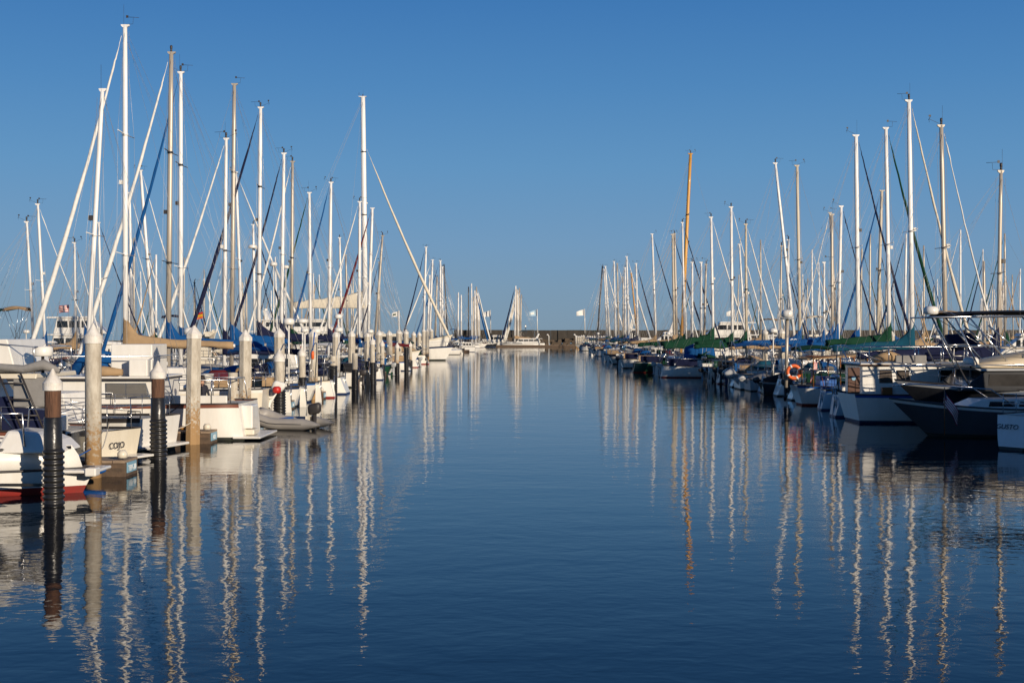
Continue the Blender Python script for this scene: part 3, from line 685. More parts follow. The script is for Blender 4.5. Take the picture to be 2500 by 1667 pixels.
for i in range(22):
    Y = 45.5 + 9.1 * i; xe = 14.4; xi = 27
    dock(17.5, xi, Y - .5, Y + .5, 'shadowed finger dock between sterns on the right bank', grp='finger docks of the right berths') if Y < 165 else None
dock(-24.6, -22.4, 20, 330, 'long head walk behind the left berths', name='head_walk', grp='head walks')
dock(27.2, 29.4, 30, 300, 'long head walk behind the right berths', name='head_walk', grp='head walks')
dock(-12, 34, 364.5, 367, 'long low float in front of the sea wall under the far boats', name='end_float', grp='far floats', top=.55)
dock(-13.5, -8.4, 250, 253, 'short low float under the runabouts at the left row end', name='end_float', grp='far floats', top=.5)
dock(15.5, 22, 278, 281, 'short brown float at the end of the far right docks', name='end_float', grp='far floats', top=.5)
m = MB(); m.lathe([(.02, -.33), (.05, -.31), (.085, -.22), (.095, 0), (.085, .22), (.05, .31), (.02, .33)], 12)
o = m.build('fender', BLUP, None); o.rotation_euler = (0, R(84), R(4)); o.location = (-9.75, 29.7, .25); tag(o, 'blue sausage fender lying along the nearest dock end', 'fender')
m = MB(); m.lathe([(.03, -.2), (.13, -.1), (.15, 0), (.12, .12), (.04, .2)], 10); o = m.build('fender', ORGC, None); o.location = (-10.75, 29.9, .62); tag(o, 'small amber buoy beside the foot of the round pile', 'buoy')
# strap and float hanging beside the fifth octagonal pile
m = MB(); m.tube([(0, 0, 3.55), (-.08, -.02, 2.75), (-.1, 0, 2.6)], .035, 6); t = thing('pickup_pole', 'blue strap ending in an orange tube float hanging before a pile', 'float', (WX(768, 66), 66, 0)); m.build('strap', BLUP, t)
m = MB(); m.lathe([(.04, 2.15), (.08, 2.2), (.085, 2.5), (.05, 2.58)], 8, 0, (-.1, 0, 0)); m.build('float', ORG, t); m = MB(); m.tube([(-.1, 0, 2.15), (-.16, 0, 1.0)], .01, 4); m.build('line', WIRE, t)

# ------------------------------------------------------------------ motor boats
def boat(name, label, cat, Y, Xc, bd, P, top, bot, stripe=None, yaw=0.0, group=None, rails=True, rail=None, deckm=None):
    t = thing(name, label, cat, (Xc, Y, 0), (0 if bd > 0 else math.pi) + yaw, group)
    make_hull(t, P, top, bot, stripe, 20, deckm, rail)
    if rails: make_rails(t, P, .04, .96, .62, 9)
    return t
def mk(L, B, fs, fm, fb, tw=.85, rake=1.0, trake=.1, flare=.12, bflare=.35): return dict(L=L, B=B, fs=fs, fm=fm, fb=fb, tw=tw, rake=rake, trake=trake, flare=flare, bflare=bflare)
def house(parent, poly, wid, m, wins=(), inset=.06, name='cabin', bevel=.03):
    """poly: side outline; wins: (x0, x1, z0, z1, n, material)"""
    b = MB(); b.prism(poly, -wid / 2, wid / 2, 0, inset); o = b.build(name, m, parent, bevel=bevel)
    for (a, c, z0, z1, n, wm) in wins:
        zs = [p[1] for p in poly]; zm = (z0 + z1) / 2; yy = wid / 2 - inset * (zm - min(zs)) / max(.01, max(zs) - min(zs))
        add_windows(o, a, c, z0, z1, yy, n, wm)
    return o
def bx(name, x0, x1, y0, y1, z0, z1, m, parent, bevel=.03): q = MB(); q.box(x0, x1, y0, y1, z0, z1); return q.build(name, m, parent, bevel=bevel)
def tubes(name, paths, r, m, parent, n=5):
    q = MB()
    for p in paths: q.tube(p, r, n)
    return q.build(name, m, parent)

# 1 the red-bottomed double-ender in the near left corner
P = mk(9.6, 2.9, .55, .50, .52, tw=.6, rake=.25, trake=.2, flare=.06, bflare=.1); P['boot'] = 4
t = boat('motor_boat', 'white hulled boat with red bottom and black guard rails in the near left corner', 'motor boat', 27.75, -13.85, 1, P, GEL, BOTR, None, rails=False)
g = []; mb = MB()
up = mk(9.35, 2.84, 1.05, .98, .98, tw=.7, rake=-.15, trake=.1, flare=-.03, bflare=-.05)
rings = []
for i in range(20):
    s = (i / 19) ** .9; b0, z0_ = sect(s, up['L'], up['B'], 0.5, .5, .5, .7); b1 = b0 * .97; x = -4.8 + s * 9.35
    rings.append([(x, b0, .5), (x - .1 * s ** 4, b1 * 1.0, .8), (x - .25 * s ** 4, b1 * .96, .98), (x - .25 * s ** 4, b1 * .93, 1.02), (x - .25 * s ** 4, -b1 * .93, 1.02), (x - .25 * s ** 4, -b1 * .96, .98), (x - .1 * s ** 4, -b1, .8), (x, -b0, .5)])
mb.loft(rings, 0, True, True); bw_ = mb.build('bulwark', GEL, t)
q = MB()
for sd in (1, -1):
    q.tube([(r[2][0], sd * (r[2][1] + .02), .97) for r in rings], .035, 6)
    q.tube([(r[0][0], sd * (r[0][1] + .0), .50) for r in rings], .03, 6)
q.build('guard_rail', RUBB, t)
house(t, [(-4.2, 1.0), (1.9, 1.0), (2.4, 1.0), (1.7, 1.42), (-4.0, 1.42)], 1.9, GEL, [(-3.4, -.6, 1.1, 1.3, 3, GLASS)])
house(t, [(2.9, .9), (4.3, .9), (4.1, 1.15), (3.7, 1.33), (3.1, 1.38)], 1.5, GEL, name='aft_locker', inset=.25, bevel=.07)
bx('hatch_board', 1.2, 1.75, -.98, -.94, 1.5, 1.95, GEL, t)
tubes('pulpit', [[(.4, s * 1.1, 1.0), (.5, s * 1.1, 1.75), (2.2, s * 1.1, 1.8), (2.6, s * 1.05, 1.3)] for s in (1, -1)] + [[(3.0, s * .9, 1.05), (3.05, s * .9, 1.75), (3.5, s * .7, 1.75), (3.55, s * .7, 1.05)] for s in (1, -1)] + [[(-4, s * 1.25, 1.0), (-3.9, s * 1.25, 1.6), (-1, s * 1.3, 1.6), (-.9, s * 1.3, 1.0)] for s in (1, -1)], .022, STEEL, t)
q = MB(); q.lathe([(.09, -.01), (.09, .01)], 14)
for k, (x, z, r) in enumerate(((.65, .33, .09), (.22, .13, .05), (.5, .13, .05), (.82, .13, .05), (-2.6, .33, .09))):
    q = MB(); q.tube([(x, -1.53, z), (x, -1.36, z)], r, 12); q.build('through_hull', FIT, t)
q = MB(); rr = []
for sx in (-.42, .42):
    pass
q.tube([(-.62, -1.5, .72), (-.62, -1.38, .72)], .17, 16); q.build('port_light', GELG, t)
pl = MB(); pl.prism([(-1.9, .55), (-.6, .55), (-.45, .63), (-.4, .72), (-.45, .81), (-.6, .88), (-1.9, .88)], -1.475, -1.45); pl = pl.build('number_plate', mat('plate_grey', (.12, .12, .125), .5, var=.2), t)
text('lettering', 'CF 32', .26, LETW, pl, (-1.12, -1.48, .715), (R(90), 0, 0))
bx('strake', .9, 4.3, -1.36, -1.28, .28, .34, RUBB, t, .01)
tubes('boom_gallows', [[(-.4, s * .9, 1.4), (-.4, s * .9, 2.3)] for s in (1, -1)] + [[(-.4, -.9, 2.3), (-.4, .9, 2.3)]], .03, STEEL, t)
bx('instrument_box', -.75, -.3, -1.0, -.9, 1.55, 1.85, GEL, t); tubes('aerial', [[(-1.2, -.9, 1.4), (-1.35, -.9, 3.4)]], .018, GEL, t)
q = MB(); q.tube([(1.2, -.5, 1.5), (1.5, -.45, 1.62), (2.0, -.5, 1.5)], [.1, .22, .12], 8); q.build('covered_gear', CV['grey'], t)
for k_ in range(3): q = MB(); q.tube([(1.0 + .9 * k_, -1.36, .99), (1.12 + .9 * k_, -1.36, 1.06), (1.24 + .9 * k_, -1.36, .99)], .02, 5); q.build('cleat', STEEL, t)
bx('swim_step', 4.1, 5.0, -.55, .55, .46, .53, GEL, t); bx('step_bumper', 4.78, 5.02, -.6, -.3, .40, .58, GEL, t)
q = MB(); q.tube([(-5.5, -1.6, 1.1), (-1.5, -2.0, .45), (1.2, -2.4, .12), (2.9, -2.6, -.02)], .014, 5); q.tube([(-5.5, -1.62, 1.0), (-1.5, -1.98, .42), (1.2, -2.3, .1)], .012, 5)
o = q.build('mooring_rope', BLUP, None); o.location = (-13.8, 27.45, 0); tag(o, 'thin blue mooring rope crossing the red-bottomed hull to the ribbed pile', 'rope')

# 2 flybridge cruiser behind it
P = mk(10.4, 3.1, .95, 1.0, 1.6, tw=.9)
t = boat('motor_cruiser', 'flybridge cruiser with ladder, navy cockpit curtain and black script-lettered stern at the left edge', 'motor cruiser', 33.5, -16.4, -1, P, GEL, BOTB, BROWN)
q = MB(); q.box(-5.3, -5.2, -1.25, 1.25, .12, .93); bs = q.build('black_transom', HDARK, t); text('lettering', 'Reel', .34, LETW, t, (-5.31, .0, .5), (R(90), 0, R(-90)), sx=1.3)
q = MB(); q.box(-5.2, -3.9, 1.40, 1.56, .2, .9); q.build('black_quarter_panel', HDARK, t); text('lettering', 'Reel', .24, LETW, t, (-4.75, 1.57, .5), (R(90), 0, R(180)))
house(t, [(-3.4, 1.0), (3.2, 1.1), (2.0, 2.30), (-2.6, 2.30)], 2.7, GEL, [(-1.8, 1.9, 1.55, 2.1, 3, GLASS)])
house(t, [(-4.5, 2.31), (2.3, 2.31), (2.6, 2.40), (-4.5, 2.44)], 3.0, GEL2, name='cabin_roof')
house(t, [(-3.9, 2.46), (-.2, 2.46), (.6, 2.9), (.2, 3.2), (-3.7, 3.3)], 2.5, GEL, name='flybridge', inset=-.05)
bx('cockpit_curtain', -4.75, -3.5, 1.0, 1.35, .95, 1.85, CV['navy'], t); bx('awning_flap', -4.9, -3.9, 1.38, 1.44, 1.6, 2.34, CV['grey'], t)
q = MB(); q.tube([(-5.1, 1.5, 2.5), (-4.7, 1.5, 2.66), (-4.2, 1.5, 2.55), (-3.6, 1.46, 2.6), (-2.2, 1.45, 2.6), (2.2, 1.4, 2.56)], [.06, .14, .10, .09, .1, .09], 8); q.build('rolled_canvas', CV['grey'], t)
q = MB(); q.lathe([(.22, 2.86), (.25, 2.9), (.25, 3.08), (.2, 3.12)], 14, 0, (-4.45, .9, 0)); q.build('round_tank', GEL, t); tubes('tank_stand', [[(-4.45, .9, 2.4), (-4.45, .9, 2.9)]], .04, FIT, t)
tubes('boarding_ladder', [[(-4.2, 1.6, 1.0), (-3.6, 1.6, 2.45)], [(-4.75, 1.6, 1.0), (-4.15, 1.6, 2.45)]] + [[(-4.2 + .165 * k, 1.6, 1.0 + .4 * k), (-4.75 + .165 * k, 1.6, 1.0 + .4 * k)] for k in range(1, 4)], .026, FIT, t)
tubes('flybridge_rail', [[(-4.4, s * 1.35, 2.45), (-4.4, s * 1.35, 3.1), (-2, s * 1.3, 3.3)] for s in (1, -1)] + [[(-4.4, -1.35, 3.1), (-4.4, 1.35, 3.1)]], .018, STEEL, t)
q = MB(); q.tube([(-2.4, 1.0, 1.9), (-2.6, 1.1, 1.9), (-2.6, 1.55, 1.2)], .03, 6); q.build('exhaust', STEEL, t)
bx('davit_box', -5.0, -4.5, .6, 1.3, .97, 1.35, GEL, t)

# 3 two small sterns between the round pile and the trawler
P = mk(7.4, 2.2, .85, .8, 1.1, tw=.92)
t = boat('runabout', 'cream runabout named COJO with a long swim step beside the round pile', 'runabout', 35.6, -14.0, -1, P, GEL2, BOTK, FIT, yaw=R(-22))
house(t, [(-2.2, .8), (1.9, .85), (.9, 1.35), (-1.6, 1.35)], 1.6, GEL, [(-1.5, .7, .95, 1.2, 2, GLASS)]); bx('swim_step', -4.2, -3.6, -.95, .95, .1, .17, GEL, t)
text('lettering', 'COJO', .24, LETK, t, (-3.72, 0, .45), (R(90), 0, R(-90)))
P = mk(8.2, 2.5, 1.0, .95, 1.25, tw=.93)
t = boat('motor_boat', 'white motor boat with boxy grey-shaded transom before the trawler', 'motor boat', 38.6, -14.3, -1, P, GEL, BOTK, FIT, yaw=R(-14))
house(t, [(-1.6, .9), (2.3, .9), (1.3, 1.7), (-1.4, 1.7)], 1.8, GEL, [(-1.1, 1.2, 1.15, 1.5, 2, GLASS)]); bx('swim_step', -4.45, -4.0, -1.1, 1.1, .12, .2, GEL, t)
tubes('cleat_rail', [[(-3.9, .8, 1.0), (-3.9, .8, 1.2), (-3.5, .8, 1.2), (-3.5, .8, 1.0)]], .02, FIT, t)

# 4 the white trawler
P = mk(13.4, 3.5, 1.18, 1.15, 1.75, tw=.88, rake=1.2, trake=-.15)
t = boat('trawler', 'long white trawler with louvred side windows and a brown stripe behind the piles', 'trawler', 42.7, -15.5, -1, P, GEL, BOTK, BROWN, rails=False)
hs = house(t, [(-4.0, 1.12), (4.4, 1.12), (3.6, 2.0), (-4.0, 2.0)], 3.1, GEL, [(-.2, 2.4, 1.32, 1.82, 2, CURT)], bevel=.05)
for sd in (1, -1):
    q = MB(); q.prism([(-2.42, 1.86), (-3.72, 1.86), (-3.98 + .08, 1.32), (-2.42, 1.32)], sd * 1.515, sd * 1.535); fr_ = q.build('window_frame', STEEL, hs)
    for a_, b_ in ((-2.46, -3.06), (-3.10, -3.70)):
        q = MB(); q.prism([(a_, 1.83), (b_, 1.83), (b_ - (.13 if b_ < -3.2 else 0), 1.35), (a_, 1.35)], sd * 1.53, sd * 1.545); q.build('window', CURT, hs)
bx('cabin_roof', -4.1, 4.2, -1.66, 1.66, 2.0, 2.07, GEL, t); bx('roof_edge', -4.08, 4.18, -1.68, 1.68, 1.95, 2.0, FIT, t, .005)
bx('fly_console', -3.75, -2.4, -.9, .9, 2.07, 3.1, GEL, t); bx('deck_box', -3.75, -3.15, 1.0, 1.45, 2.07, 2.62, GEL, t)
q = MB(); q.tube([(-2.9, 1.3, 2.2), (-2.3, 1.33, 2.24), (-1.8, 1.3, 2.2)], [.1, .17, .1], 8); q.build('tender_fender', CV['tan'], t)
q = MB(); q.tube([(-2.2, .6, 2.2), (-1.6, .6, 2.9), (-1.1, .6, 2.2)], .2, 7); q.build('folded_canvas', CV['blue'], t)
tubes('upper_rail', [[(-3.95, 1.5, 2.07), (-3.95, 1.5, 2.72), (3.5, 1.5, 2.72), (3.5, 1.5, 2.07)]] + [[(x, 1.5, 2.07), (x, 1.5, 2.72)] for x in (-2, -1, 0, 1, 2, 3)] + [[(x, -1.5, 2.07), (x, -1.5, 2.72)] for x in (-3, -1, 1, 3)] + [[(-3.95, -1.5, 2.72), (-3.95, 1.5, 2.72)], [(-3, -1.5, 2.72), (3.5, -1.5, 2.72)]], .02, STEEL, t)
tubes('side_rail', [[(-2.7, 1.68, 1.15), (-2.7, 1.68, 1.55), (4, 1.6, 1.65)]] + [[(x, 1.66, 1.2), (x, 1.66, 1.6)] for x in (-1.2, .4, 2)], .015, STEEL, t)
tubes('cockpit_rail', [[(-6.4, s * 1.3, 1.2), (-6.3, s * 1.3, 1.95), (-4.6, s * 1.45, 1.95), (-4.5, s * 1.45, 1.2)] for s in (1, -1)] + [[(x, s * 1.4, 1.2), (x, s * 1.4, 1.95)] for x in (-5.8, -5.2) for s in (1, -1)] + [[(-6.3, -1.3, 1.95), (-6.3, 1.3, 1.95)]], .02, STEEL, t)
tubes('side_ladder', [[(-4.35, 1.5, 1.15), (-4.05, 1.5, 2.15)], [(-4.65, 1.5, 1.15), (-4.4, 1.5, 2.15)]] + [[(-4.35 + .3 * k / 5, 1.5, 1.15 + 1.0 * k / 5), (-4.65 + .28 * k / 5, 1.5, 1.15 + 1.0 * k / 5)] for k in range(1, 5)], .02, GEL, t)
bx('transom_box', -7.05, -6.6, .1, 1.0, .35, 1.12, GEL, t, .05); bx('transom_box', -7.1, -6.62, .15, 1.0, .14, .33, GEL2, t, .05)
bx('swim_step', -7.4, -6.5, -1.5, 1.5, .06, .13, GEL, t)
bx('cockpit_coaming', -6.3, -4.05, 1.28, 1.4, 1.1, 1.45, GEL, t); bx('blue_strip', -4.25, -4.1, 1.2, 1.3, 1.2, 2.0, BLUP, t)
tubes('boathook', [[(-4.3, 1.78, .75), (-4.9, 1.78, 1.15)]], .02, FIT, t)
# person sitting in its cockpit
def person(label, loc, rz, sit=True, top=SHIRT, legs=TROU, s=1.0):
    J = {'pel': (0, 0, .9), 'sp': (0.01, 0, 1.15), 'ch': (0, 0, 1.36), 'nk': (0.02, 0, 1.5), 'hd': (.04, 0, 1.62), 'ht': (.04, 0, 1.76)}
    for k, sy in (('l', 1), ('r', -1)):
        J['sh' + k] = (0, .19 * sy, 1.42); 
        if sit:
            J['el' + k] = (.06, .25 * sy, 1.14); J['wr' + k] = (.28, .16 * sy, 1.05); J['ha' + k] = (.37, .13 * sy, 1.04)
            J['hp' + k] = (.03, .1 * sy, .88); J['kn' + k] = (.46, .13 * sy, .9); J['an' + k] = (.48, .13 * sy, .48); J['to' + k] = (.64, .14 * sy, .43)
        else:
            J['el' + k] = (-.02, .25 * sy, 1.14); J['wr' + k] = (.07, .26 * sy, .9); J['ha' + k] = (.1, .25 * sy, .8)
            J['hp' + k] = (0, .1 * sy, .86); J['kn' + k] = (.03 * sy, .11 * sy, .48); J['an' + k] = (.05 * sy - .02, .11 * sy, .08); J['to' + k] = (.05 * sy + .14, .12 * sy, .03)
    Rd = dict(pel=.13, sp=.125, ch=.15, nk=.055, hd=.085, ht=.06)
    for k in 'lr': Rd.update({'sh' + k: .062, 'el' + k: .043, 'wr' + k: .03, 'ha' + k: .035, 'hp' + k: .09, 'kn' + k: .06, 'an' + k: .042, 'to' + k: .035})
    E = [('pel', 'sp'), ('sp', 'ch'), ('ch', 'nk'), ('nk', 'hd'), ('hd', 'ht')]
    for k in 'lr': E += [('ch', 'sh' + k), ('sh' + k, 'el' + k), ('el' + k, 'wr' + k), ('wr' + k, 'ha' + k), ('pel', 'hp' + k), ('hp' + k, 'kn' + k), ('kn' + k, 'an' + k), ('an' + k, 'to' + k)]
    ks = list(J); me = bpy.data.meshes.new('person'); me.from_pydata([J[k] for k in ks], [(ks.index(a), ks.index(b)) for a, b in E], [])
    ob = bpy.data.objects.new('person', me); C.objects.link(ob)
    sk = ob.modifiers.new('skin', 'SKIN'); 
    for i, k in enumerate(ks): me.skin_vertices[0].data[i].radius = (Rd[k], Rd[k]); me.skin_vertices[0].data[i].use_root = (k == 'pel')
    sb = ob.modifiers.new('sub', 'SUBSURF'); sb.levels = sb.render_levels = 1
    bpy.context.view_layer.update()
    m2 = bpy.data.meshes.new_from_object(ob.evaluated_get(bpy.context.evaluated_depsgraph_get())); ob.modifiers.clear(); ob.data = m2
    m2.materials.clear(); [m2.materials.append(x) for x in (SKIN, top, legs)]
    for p in m2.polygons:
        c = p.center; p.use_smooth = True
        p.material_index = 2 if (c.z < .95 and not (c.x > .2 and c.z > 1.0)) else (0 if c.z > 1.47 or (abs(c.y) > .05 and c.x > .2 and c.z > .97) else 1)
    ob.location = loc; ob.rotation_euler = (0, 0, rz); ob.scale = (s, s, s); tag(ob, label, 'person')
    h_ = MB(); h_.lathe([(.085, 1.62), (.105, 1.68), (.09, 1.77), (.03, 1.80)], 12, 0, (.02, 0, 0)); h_.build('hair', HAIR, ob)
    return ob
person('person in dark clothes sitting in the cockpit of the white trawler', (WX(492, 42), 42.0, .28), R(-40))
bx('cockpit_seat', -5.2, -4.3, -.9, -.2, 1.0, 1.2, GEL2, t)
person('person in a red top standing on the sea wall beyond the far boats', (WX(1271, 395.7), 395.9, 4.93), R(-90), False, REDP)
person('person in a white shirt standing on the sea wall beyond the far boats', (WX(1283, 395.7), 395.8, 4.93), R(-70), False, GEL)

# 5 grey inflatable dinghy
t = thing('inflatable_dinghy', 'grey inflatable dinghy with black outboard floating off the dock end', 'dinghy', (WX(698, 46.6), 46.6, 0), R(165))
q = MB(); pts = []; L2 = 1.15
for i in range(25):
    a = -1 + 2 * i / 24
    if abs(a) > .35: x = 1.25 - 2.5 * (abs(a) - .35) / .65 - .35; y = .62 * (1 if a > 0 else -1)
    else: th = a / .35 * math.pi / 2; x = .9 + .45 * math.cos(th) ** .9; y = .62 * math.sin(th)
    lift = .32 * max(0, (x - .2)) ** 1.3
    pts.append((x, y, .2 + lift))
q.tube(pts, [.03, .14] + [.215] * 21 + [.14, .03], 12); q.build('tube', HYP, t)
q = MB(); q.tube([(p[0], p[1] * 1.34, p[2] + .02) for p in pts[2:-2]], .022, 5); q.build('rub_strake', HYPD, t)
bx('floor', -.96, 1.0, -.45, .45, .05, .1, HYPD, t); bx('transom', -1.0, -.95, -.45, .45, .02, .5, GEL2, t); bx('thwart', -.1, .15, -.5, .5, .34, .4, BLUP, t)
add_outboard(t, (-1.01, 0, .5), .95, FIT)
# 6 cream boat behind dinghy
P = mk(8.5, 2.7, 1.25, 1.2, 1.5, tw=.9)
t = boat('motor_boat', 'cream motor boat with white bucket on deck beyond the grey dinghy', 'motor boat', 51.8, -14.1, -1, P, GEL2, BOTK, GEL)
house(t, [(-1.4, 1.2), (2.4, 1.2), (1.5, 2.1), (-1.2, 2.1)], 1.9, GEL, [(-.9, 1.3, 1.45, 1.85, 2, GLASS)])
q = MB(); q.lathe([(.2, 0), (.25, .5), (.27, .52), (.27, .56)], 14, 0, (-2.0, 1.0, 1.3)); q.build('bucket', GEL, t); text('lettering', 'E', .22, LETK, t, (-2.0, 1.27, 1.6), (R(90), 0, R(180)))
add_outboard(t, (-4.35, -.4, 1.15), 1.0, CV['white'], .5); q = MB(); q.lathe([(.1, 0), (.17, .06), (.17, .22), (.1, .28)], 10, 0, (-4.6, 0.1, 1.05)); q.build('fender', REDP, t)
P = mk(7.8, 2.8, 1.15, 1.1, 1.3, tw=.95, trake=-.05)
t = boat('motor_boat', 'white square-sterned boat with planked transom, between dark piles on the left', 'motor boat', 77.2, -14.3, -1, P, GEL, BOTK, GEL2)
house(t, [(-1.6, 1.1), (2.4, 1.1), (1.5, 2.3), (-1.4, 2.3)], 2.0, GEL, [(-1.1, 1.3, 1.5, 2.0, 3, GLASS)]); bx('vent_slot', -3.4, -2.0, 1.335, 1.36, .85, .93, FIT, t, .005)
tubes('radar_pole', [[(-1.8, .8, 1.1), (-1.8, .8, 4.1)]], .05, GEL, t); add_radome(t, (-1.8, .8, 4.1), .33)
P = mk(8.4, 2.6, 1.0, 1.0, 1.3)
t = boat('motor_boat', 'small white cuddy boat with navy canopy in the middle of the left row', 'motor boat', 102.4, -14.4, 1, P, GEL, BOTB, BLUP)
house(t, [(-1.2, 1.0), (2.5, 1.0), (1.6, 1.8), (-1.1, 1.8)], 1.9, GEL, [(-.9, 1.3, 1.3, 1.6, 2, GLASS)]); add_bimini(t, -3.4, -1.2, 1.9, 2.9, 1.0, CV['navy'])
P = mk(9.4, 3.0, 1.3, 1.3, 1.9, tw=.8)
t = boat('motor_boat', 'pale flat-sided boat with brown canvas foredeck cover pointing at the channel', 'motor boat', 129.2, -13.9, 1, P, GEL, BOTR, GEL2)
house(t, [(-2.5, 1.2), (1.6, 1.3), (.6, 2.3), (-2.3, 2.3)], 2.0, GEL2, [(-1.9, .4, 1.6, 2.0, 3, GLASS)]); q = MB(); q.prism([(1.6, 1.55), (4.2, 1.9), (3.2, 2.4), (2.0, 2.5)], -.8, .8, 0, .5); q.build('foredeck_cover', CV['tan'], t)

# ------------------------------------------------------------------ left sailboats
SB = sailboat
SB(46.9, 218, 250, 218, -1, 13, 'w', None, .22, 'blue', 'w', 11.4, 0, 'sailboat with slightly raked white mast, nearest of the tall left masts', seed=3, fw=None)
SB(56.3, 306, 305, 62, -1, 14.5, 'w', 'white', .305, 'tan', 'w', 9.9, 0, 'sailboat with the tallest white mast at left and tan cover on its boom', nspr=2, extra='D', seed=11, fw=12, bz=2.95, E=4.75, ch=.42)
SB(60.6, 411, 418, 128, -1, 14, 'a', 'white', .315, 'blue', 'w', 9.9, 0, 'sailboat with tall bare metal mast and white furled sail beside the tallest mast', nspr=2, seed=12, fw=11, bz=2.9)
SB(65.2, 441, 441, 176, -1, 12, 'w', 'blue', .29, 'blue', 'w', 9.9, 0, 'sailboat with white mast and bright blue furled sail left of the octagonal pile', nspr=2, seed=13, fw=10, bz=2.9)
SB(69.6, 548, 552, 338, -1, 10, 'w', 'white', .355, 'navy', 'w', 9.8, 0, 'sailboat with shorter white mast close left of the bare metal mast', seed=14, fw=8)
SB(74.2, 566, 572, 205, -1, 11.5, 'a', None, .30, 'blue', 'w', 9.8, 0, 'sailboat with tall bare metal mast and large bright blue boom cover', nspr=2, seed=15, extra='DP', bz=3.0, E=3.4, ch=.75)
SB(83.5, 632, 636, 262, -1, 10.5, 'w', 'navy', .325, 'navy', 'w', 9.8, 0, 'sailboat with step-studded white mast and thick navy furled sail', nspr=2, seed=16, fw=10, bz=3.1, E=5.2, ch=.6, extra='S')
SB(88, 687, 693, 374, -1, 9.5, 'w', 'navy', .30, 'navy', 'k', 9.9, 0, 'sailboat with white mast and dark furled sail above the rubber-footed pile', seed=17, fw=7, bz=3)
SB(92.6, 712, 714, 394, -1, 8.5, 'a', 'white', .275, 'green', 'w', 10.0, 0, 'sailboat with tan metal mast just right of the rubber-footed pile', seed=18, fw=6, bz=2.9, extra='P')
SB(97.3, 758, 755, 470, -1, 8, 'w', 'green', .30, 'blue', 'w', 10.0, 0, 'sailboat with white mast and thin green furled sail above the blue strap', seed=19, fw=6, bz=2.9)
SB(107, 803, 808, 445, -1, 8.5, 'w', 'blue', .285, 'navy', 'g', 10.0, 0, 'sailboat with white mast and long bright blue furled sail in the left middle', seed=20, fw=6.5, bz=3.0)
SB(111.8, 877, 878, 492, -1, 8, 'w', 'white', .33, 'blue', 'w', 9.9, 1, 'sailboat with white mast immediately left of the giant mast', seed=21, fw=5.5)
SB(122, 899, 909, 508, -1, 8, 'w', 'maroon', .335, 'maroon', 'w', 9.9, 1, 'sailboat with white mast and maroon furled sail beside the giant mast', seed=22, fw=6.5, E=4, nspr=2)
SB(135, 917, 934, 575, -1, 6.5, 'a', 'white', .33, 'blue', 'w', 10.0, 1, 'sailboat with thin leaning metal mast right of the giant mast', seed=23, fw=4)
SB(84.5 + 55, 872, 880, 612, -1, 6, 'w', None, .3, 'tan', 'w', 10.0, 1, 'sailboat with short white mast under the cream boom cover', seed=24)
SB(150, 834, 829, 580, -1, 6, 'w', None, .3, 'navy', 'w', 10.0, 1, 'sailboat with plain white mast left of the cream boom cover end', seed=25)
SB(158, 849, 844, 622, -1, 5, 'a', 'white', .3, 'green', 'w', 10.0, 1, 'sailboat with low tan mast under the cream boom cover middle', seed=26)
SB(172, 892, 886, 236, 1, 14, 'w', 'cream', .36, 'cream', 'w', None, 0, 'big white yacht with the giant mast and long cream boom cover, bow to the channel', nspr=3, seed=27, L=27, bz=7.1, E=9.8, ch=2.0, fw=7, ftop=.80, wr=.014)
SB(138, 925, 926, 640, -1, 5, 'a', 'navy', .3, 'blue', 'w', 10.0, 1, 'sailboat with low metal mast between two piles near the giant mast', seed=28)
# far end of the left row
SB(223, 1034, 1040, 603, -1, 6, 'w', 'navy', .27, 'blue', 'w', None, 1, 'far sailboat with white mast and dark furled sail crossing the giant mast stay', seed=31, fw=3.5, L=11)
SB(236, 1049, 1056, 634, -1, 5.5, 'w', 'white', .42, 'blue', 'w', None, 1, 'far sailboat with white furled sail slanting down left beyond the row end', seed=32, fw=4, L=12)
SB(246, 1044, 1049, 672, -1, 5, 'w', None, .3, 'navy', 'w', None, 1, 'far sailboat with short mast pressed against its taller neighbour', seed=33, L=9)
SB(257, 1063, 1067, 677, -1, 5, 'a', None, .3, 'navy', 'w', None, 1, 'far sailboat with short tan mast just left of the paired white masts', seed=34, L=9)
SB(268, 1075, 1075, 636, -1, 5.5, 'w', 'blue', .34, 'blue', 'w', None, 1, 'far sailboat with blue furled sail, left of the paired white masts', seed=35, fw=3.5, L=11)
SB(279, 1080, 1080, 651, -1, 5, 'w', None, .3, 'green', 'w', None, 1, 'far sailboat with plain mast, right of the paired white masts', seed=36, L=10)
SB(292, 1092, 1084, 647, 1, 4, 'k', None, .4, 'navy', 'w', None, 1, 'far sailboat with slim black mast leaning at the end of the left row', seed=37, L=12)
SB(330, 1118, 1119, 714, -1, 4, 'w', None, .3, 'blue', 'w', None, 2, 'far sailboat, left of two plain white masts before the sea wall', seed=38, L=9)
SB(337, 1126, 1126, 720, -1, 4, 'w', None, .3, 'blue', 'w', None, 2, 'far sailboat, right of two plain white masts before the sea wall', seed=39, L=9)
